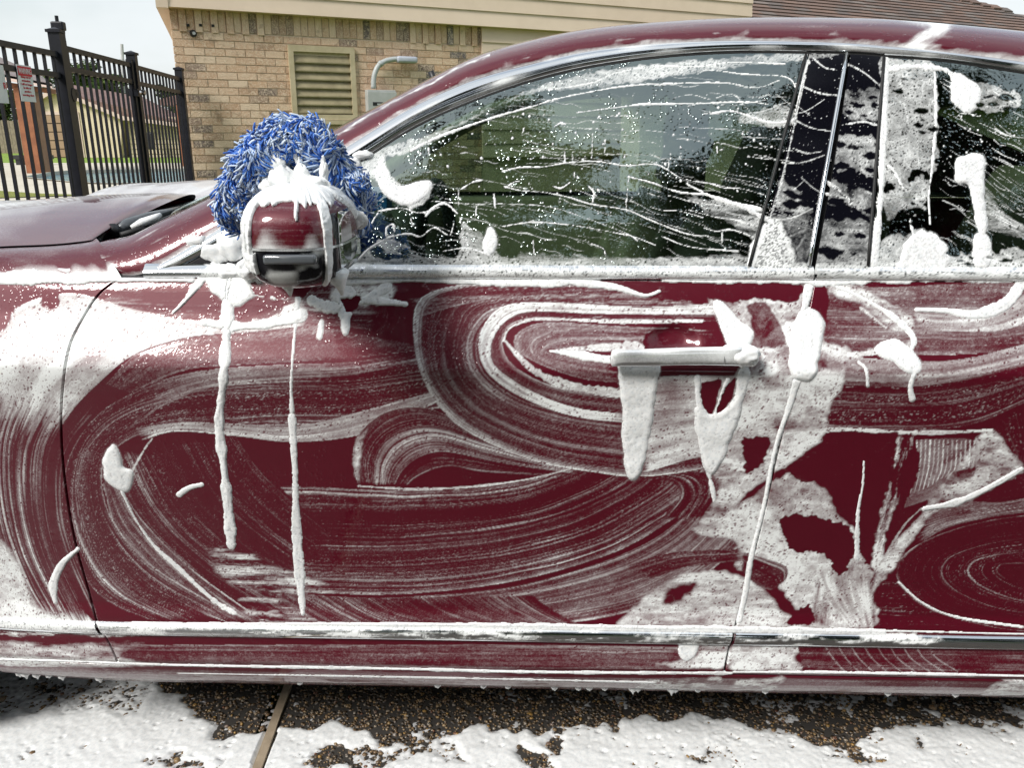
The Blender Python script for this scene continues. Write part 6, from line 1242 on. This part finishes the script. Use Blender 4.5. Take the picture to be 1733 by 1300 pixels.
MB().prism([f(-60, 112, -.4), f(88, 141, -.4), f(70, 128, 3), f(0, 96, 3), f(-60, 80, 3)], (0, 0, -.08)).build('roof', noisy('grey_roof_far', (.19, .16, .155), (.25, .21, .2), 5, .9), sh)
a, b = Pz(22, 279, 0), Pz(82, 279, 0); bn = empty('bench', Pz(50, 279, 0)); tag(bn, 'low dark bench beside the pool', 'bench'); MB().box((a[0], a[1], .22), (b[0], a[1]+.5, .38)).build('seat', BLACK, bn)
for x in (a[0]+.1, b[0]-.3): MB().box((x, a[1]+.05, 0), (x+.2, a[1]+.45, .22)).build('leg', BLACK, bn)
# wooden fence, utility pole and line
wf = empty('board_fence', Pz(0, 262, 0)); tag(wf, 'weathered wooden board fence at the far left, behind the lawn', 'fence'); WF = noisy('weathered_board', (.20, .16, .12), (.28, .23, .17), 6, .9); wfy = Pz(0, 259, 0)[1]; x_0 = P(-120, 250, wfy)[0]; bp = None
for k in range(44):
    x = x_0+k*.14*2.0
    if bp is None: o = MB().box((x, wfy, 0), (x+.26, wfy+.03, 2.1)).build('board', WF, wf); bp = (o, x)
    else: o = bp[0].copy(); sc.collection.objects.link(o); o.location.x += x-bp[1]; o.location.z -= .02*(k % 3)
    if x > P(58, 250, wfy)[0]: break
pl = empty('utility_pole', Pz(207, 258, 0)); tag(pl, 'thin grey utility pole rising behind the far house', 'utility pole'); py_ = 60.0; a = P(206, 74, py_)
MB().tube([(P(207.5, 200, py_)[0], py_, 0), a], [.16, .10], 10).build('pole', noisy('grey_pole', (.42, .42, .43), (.5, .5, .5), 4, .8), pl); MB().box((a[0]-.35, py_-.05, a[2]-1.1), (a[0]+.35, py_+.05, a[2]-.98)).build('cross_arm', bpy.data.materials['grey_pole'], pl)
m = MB(); w0 = np.array((a[0], py_, a[2]-.95)); w1 = np.array(P(-300, -70, 30)); m.tube([tuple(w0+(w1-w0)*t_/12-np.array((0, 0, 1.2*math.sin(math.pi*t_/12)))) for t_ in range(13)], .008, 4); tag(m.build('power_line', mat('cable', (.2, .2, .2), .7)), 'faint power line sagging across the sky to the pole', 'power line')
ar = empty('arbor', P(296, 262, 33)); tag(ar, 'small dark red timber arbor between the far house and the brick wall', 'arbor'); f = lambda px, py, d=0: P(px, py, 33+d)
a, b = f(297, 200), f(304, 200); MB().box((a[0], 33, 0), (b[0], 33.2, f(300, 176)[2])).build('post', WDB, ar); MB().prism([f(268, 168), f(299, 160), f(330, 166), f(330, 176), f(268, 178)], (0, 2, 0)).build('roof', HR, ar)

# ------------------------------------------------------------------ trees
LEAF = mat('leaf', (.05, .09, .02), .6, spec=.3); t = NT(LEAF); a = t.attr('rnd').outputs['Fac']; t.col(t.ramp(a, [(0, (.035, .065, .012)), (.5, (.06, .11, .02)), (1, (.11, .16, .035))]))
LEAFD = mat('dark_leaf', (.03, .05, .02), .6, spec=.3); t = NT(LEAFD); a = t.attr('rnd').outputs['Fac']; t.col(t.ramp(a, [(0, (.010, .022, .014)), (.5, (.018, .038, .022)), (1, (.035, .06, .032))]))
BARK = noisy('bark', (.06, .045, .035), (.10, .08, .06), 12, .9)
def tree(label, x, y, h, rx, nleaf, seed, leaf=.09, mt=LEAF, grp=None, layers=None, base=.3, trunk=True):
    g = np.random.default_rng(seed); e = empty('tree', (x, y, 0)); tag(e, label, 'tree', grp); V = []; nl = layers or 26
    m = MB(); top = (x+g.uniform(-.3, .3), y+g.uniform(-.3, .3), h*.9); tr = [(x, y, 0), (x+.1, y, h*.3), ((x+top[0])/2, (y+top[1])/2+.1, h*.6), top]; tr = spl(tr, 12); m.tube(tr, np.linspace(h*.028, h*.006, 12), 10)
    C = []
    for k in range(nl):
        f = base+(1-base)*(k+.5)/nl; z = h*f; a = g.uniform(0, 6.283); r = rx*(1-.62*((f-base)/(1-base))**2.2)*g.uniform(.5, 1); s = tr[min(11, int(f*.9*12))]; p1 = np.array((x+r*math.cos(a), y+r*math.sin(a), z+r*.15)); mid = (s+p1)/2+np.array((0, 0, r*.08))
        m.tube([s-np.array((0, 0, .3)), mid, p1], [h*.009, h*.005, h*.002], 5)
        for q in np.linspace(.35, 1, 4): C.append((s*(1-q)+p1*q+g.normal(0, .12, 3), rx*.30*(1.15-.45*q)*g.uniform(.6, 1.2)))
    if trunk: m.build('trunk', BARK, e, True)
    per = nleaf//len(C); pts = []; rn_ = []
    for c, r in C:
        d = g.normal(0, 1, (per, 3)); d /= np.linalg.norm(d, axis=1)[:, None]; d *= (g.random(per)**.45)[:, None]; d[:, 2] *= .42; pts.append(c+d*r); rn_.append(np.clip(g.random()+g.normal(0, .2, per), 0, 1))
    pts = np.vstack(pts); rn_ = np.concatenate(rn_); n = len(pts); a = g.normal(0, 1, (n, 3)); a[:, 2] *= .5; a /= np.linalg.norm(a, axis=1)[:, None]; b = np.cross(a, g.normal(0, 1, (n, 3))); b /= np.linalg.norm(b, axis=1)[:, None]; s = leaf*g.uniform(.6, 1.3, n)[:, None]
    V = np.stack([pts-a*s, pts+b*s*.42, pts+a*s, pts-b*s*.42], 1).reshape(-1, 3)
    o = mesh_obj('crown', V, np.arange(n*4).reshape(-1, 4), mt, e, False, {'rnd': np.repeat(rn_, 4)}); o['kind'] = 'stuff'
tree('green leafy tree behind the roof of the far house', P(150, 200, 58)[0], 58, 5.3, 3.4, 9000, 3, .16, LEAF, None, 22, .35)
tree('small green tree beside the utility pole behind the far house', P(190, 200, 61)[0], 61, 4.6, 2.4, 5000, 4, .16, LEAF, None, 16, .4)
tree('pale green tree seen through the shelter at the far left', P(8, 200, 60)[0], 60, 4.3, 3.0, 5000, 5, .16, LEAF, None, 16, .2)
tree('small tree in the gap right of the far house', P(287, 200, 62)[0], 62, 4.4, 1.6, 4000, 6, .14, LEAF, None, 14, .3)
# trees standing behind the camera: the side glass and paint mirror them
for i, (x, y, h, r, n, sd) in enumerate(((-.9, -7.6, 13.6, 3.1, 36000, 11), (2.9, -8.2, 11.8, 3.4, 34000, 12), (6.2, -7.4, 16.0, 4.2, 46000, 13), (-9.5, -10.5, 9.0, 4.0, 18000, 14), (13.5, -12, 9.5, 4.2, 14000, 15), (-.3, -13, 8.5, 4.0, 16000, 16))):
    tree(('tall dark tree left of centre behind the camera', 'nearest dark tree behind the camera, mirrored in the front window', 'tall dark tree mirrored in the rear window', 'dark tree far left behind the camera', 'dark tree far right behind the camera', 'dark tree farthest behind the camera')[i], x, y, h, r, n, sd, .11, LEAFD, 'trees behind the camera', 40, .12)
m = MB()
e = empty('hedge', (0, -16, 0)); tag(e, 'dark hedge closing the yard behind the camera', 'hedge')
g = np.random.default_rng(55); n = 30000; p_ = np.stack([g.uniform(-26, 26, n), -17+g.uniform(-1.2, 1.2, n), 3.6*g.random(n)**.7], 1); p_[:, 2] *= .8+.2*np.sin(p_[:, 0]*1.3); a = g.normal(0, 1, (n, 3)); a /= np.linalg.norm(a, axis=1)[:, None]; b = np.cross(a, g.normal(0, 1, (n, 3))); b /= np.linalg.norm(b, axis=1)[:, None]
o = mesh_obj('foliage', np.stack([p_-a*.2, p_+b*.12, p_+a*.2, p_-b*.12], 1).reshape(-1, 3), np.arange(n*4).reshape(-1, 4), LEAFD, e, False, {'rnd': np.repeat(g.random(n), 4)}); o['kind'] = 'stuff'
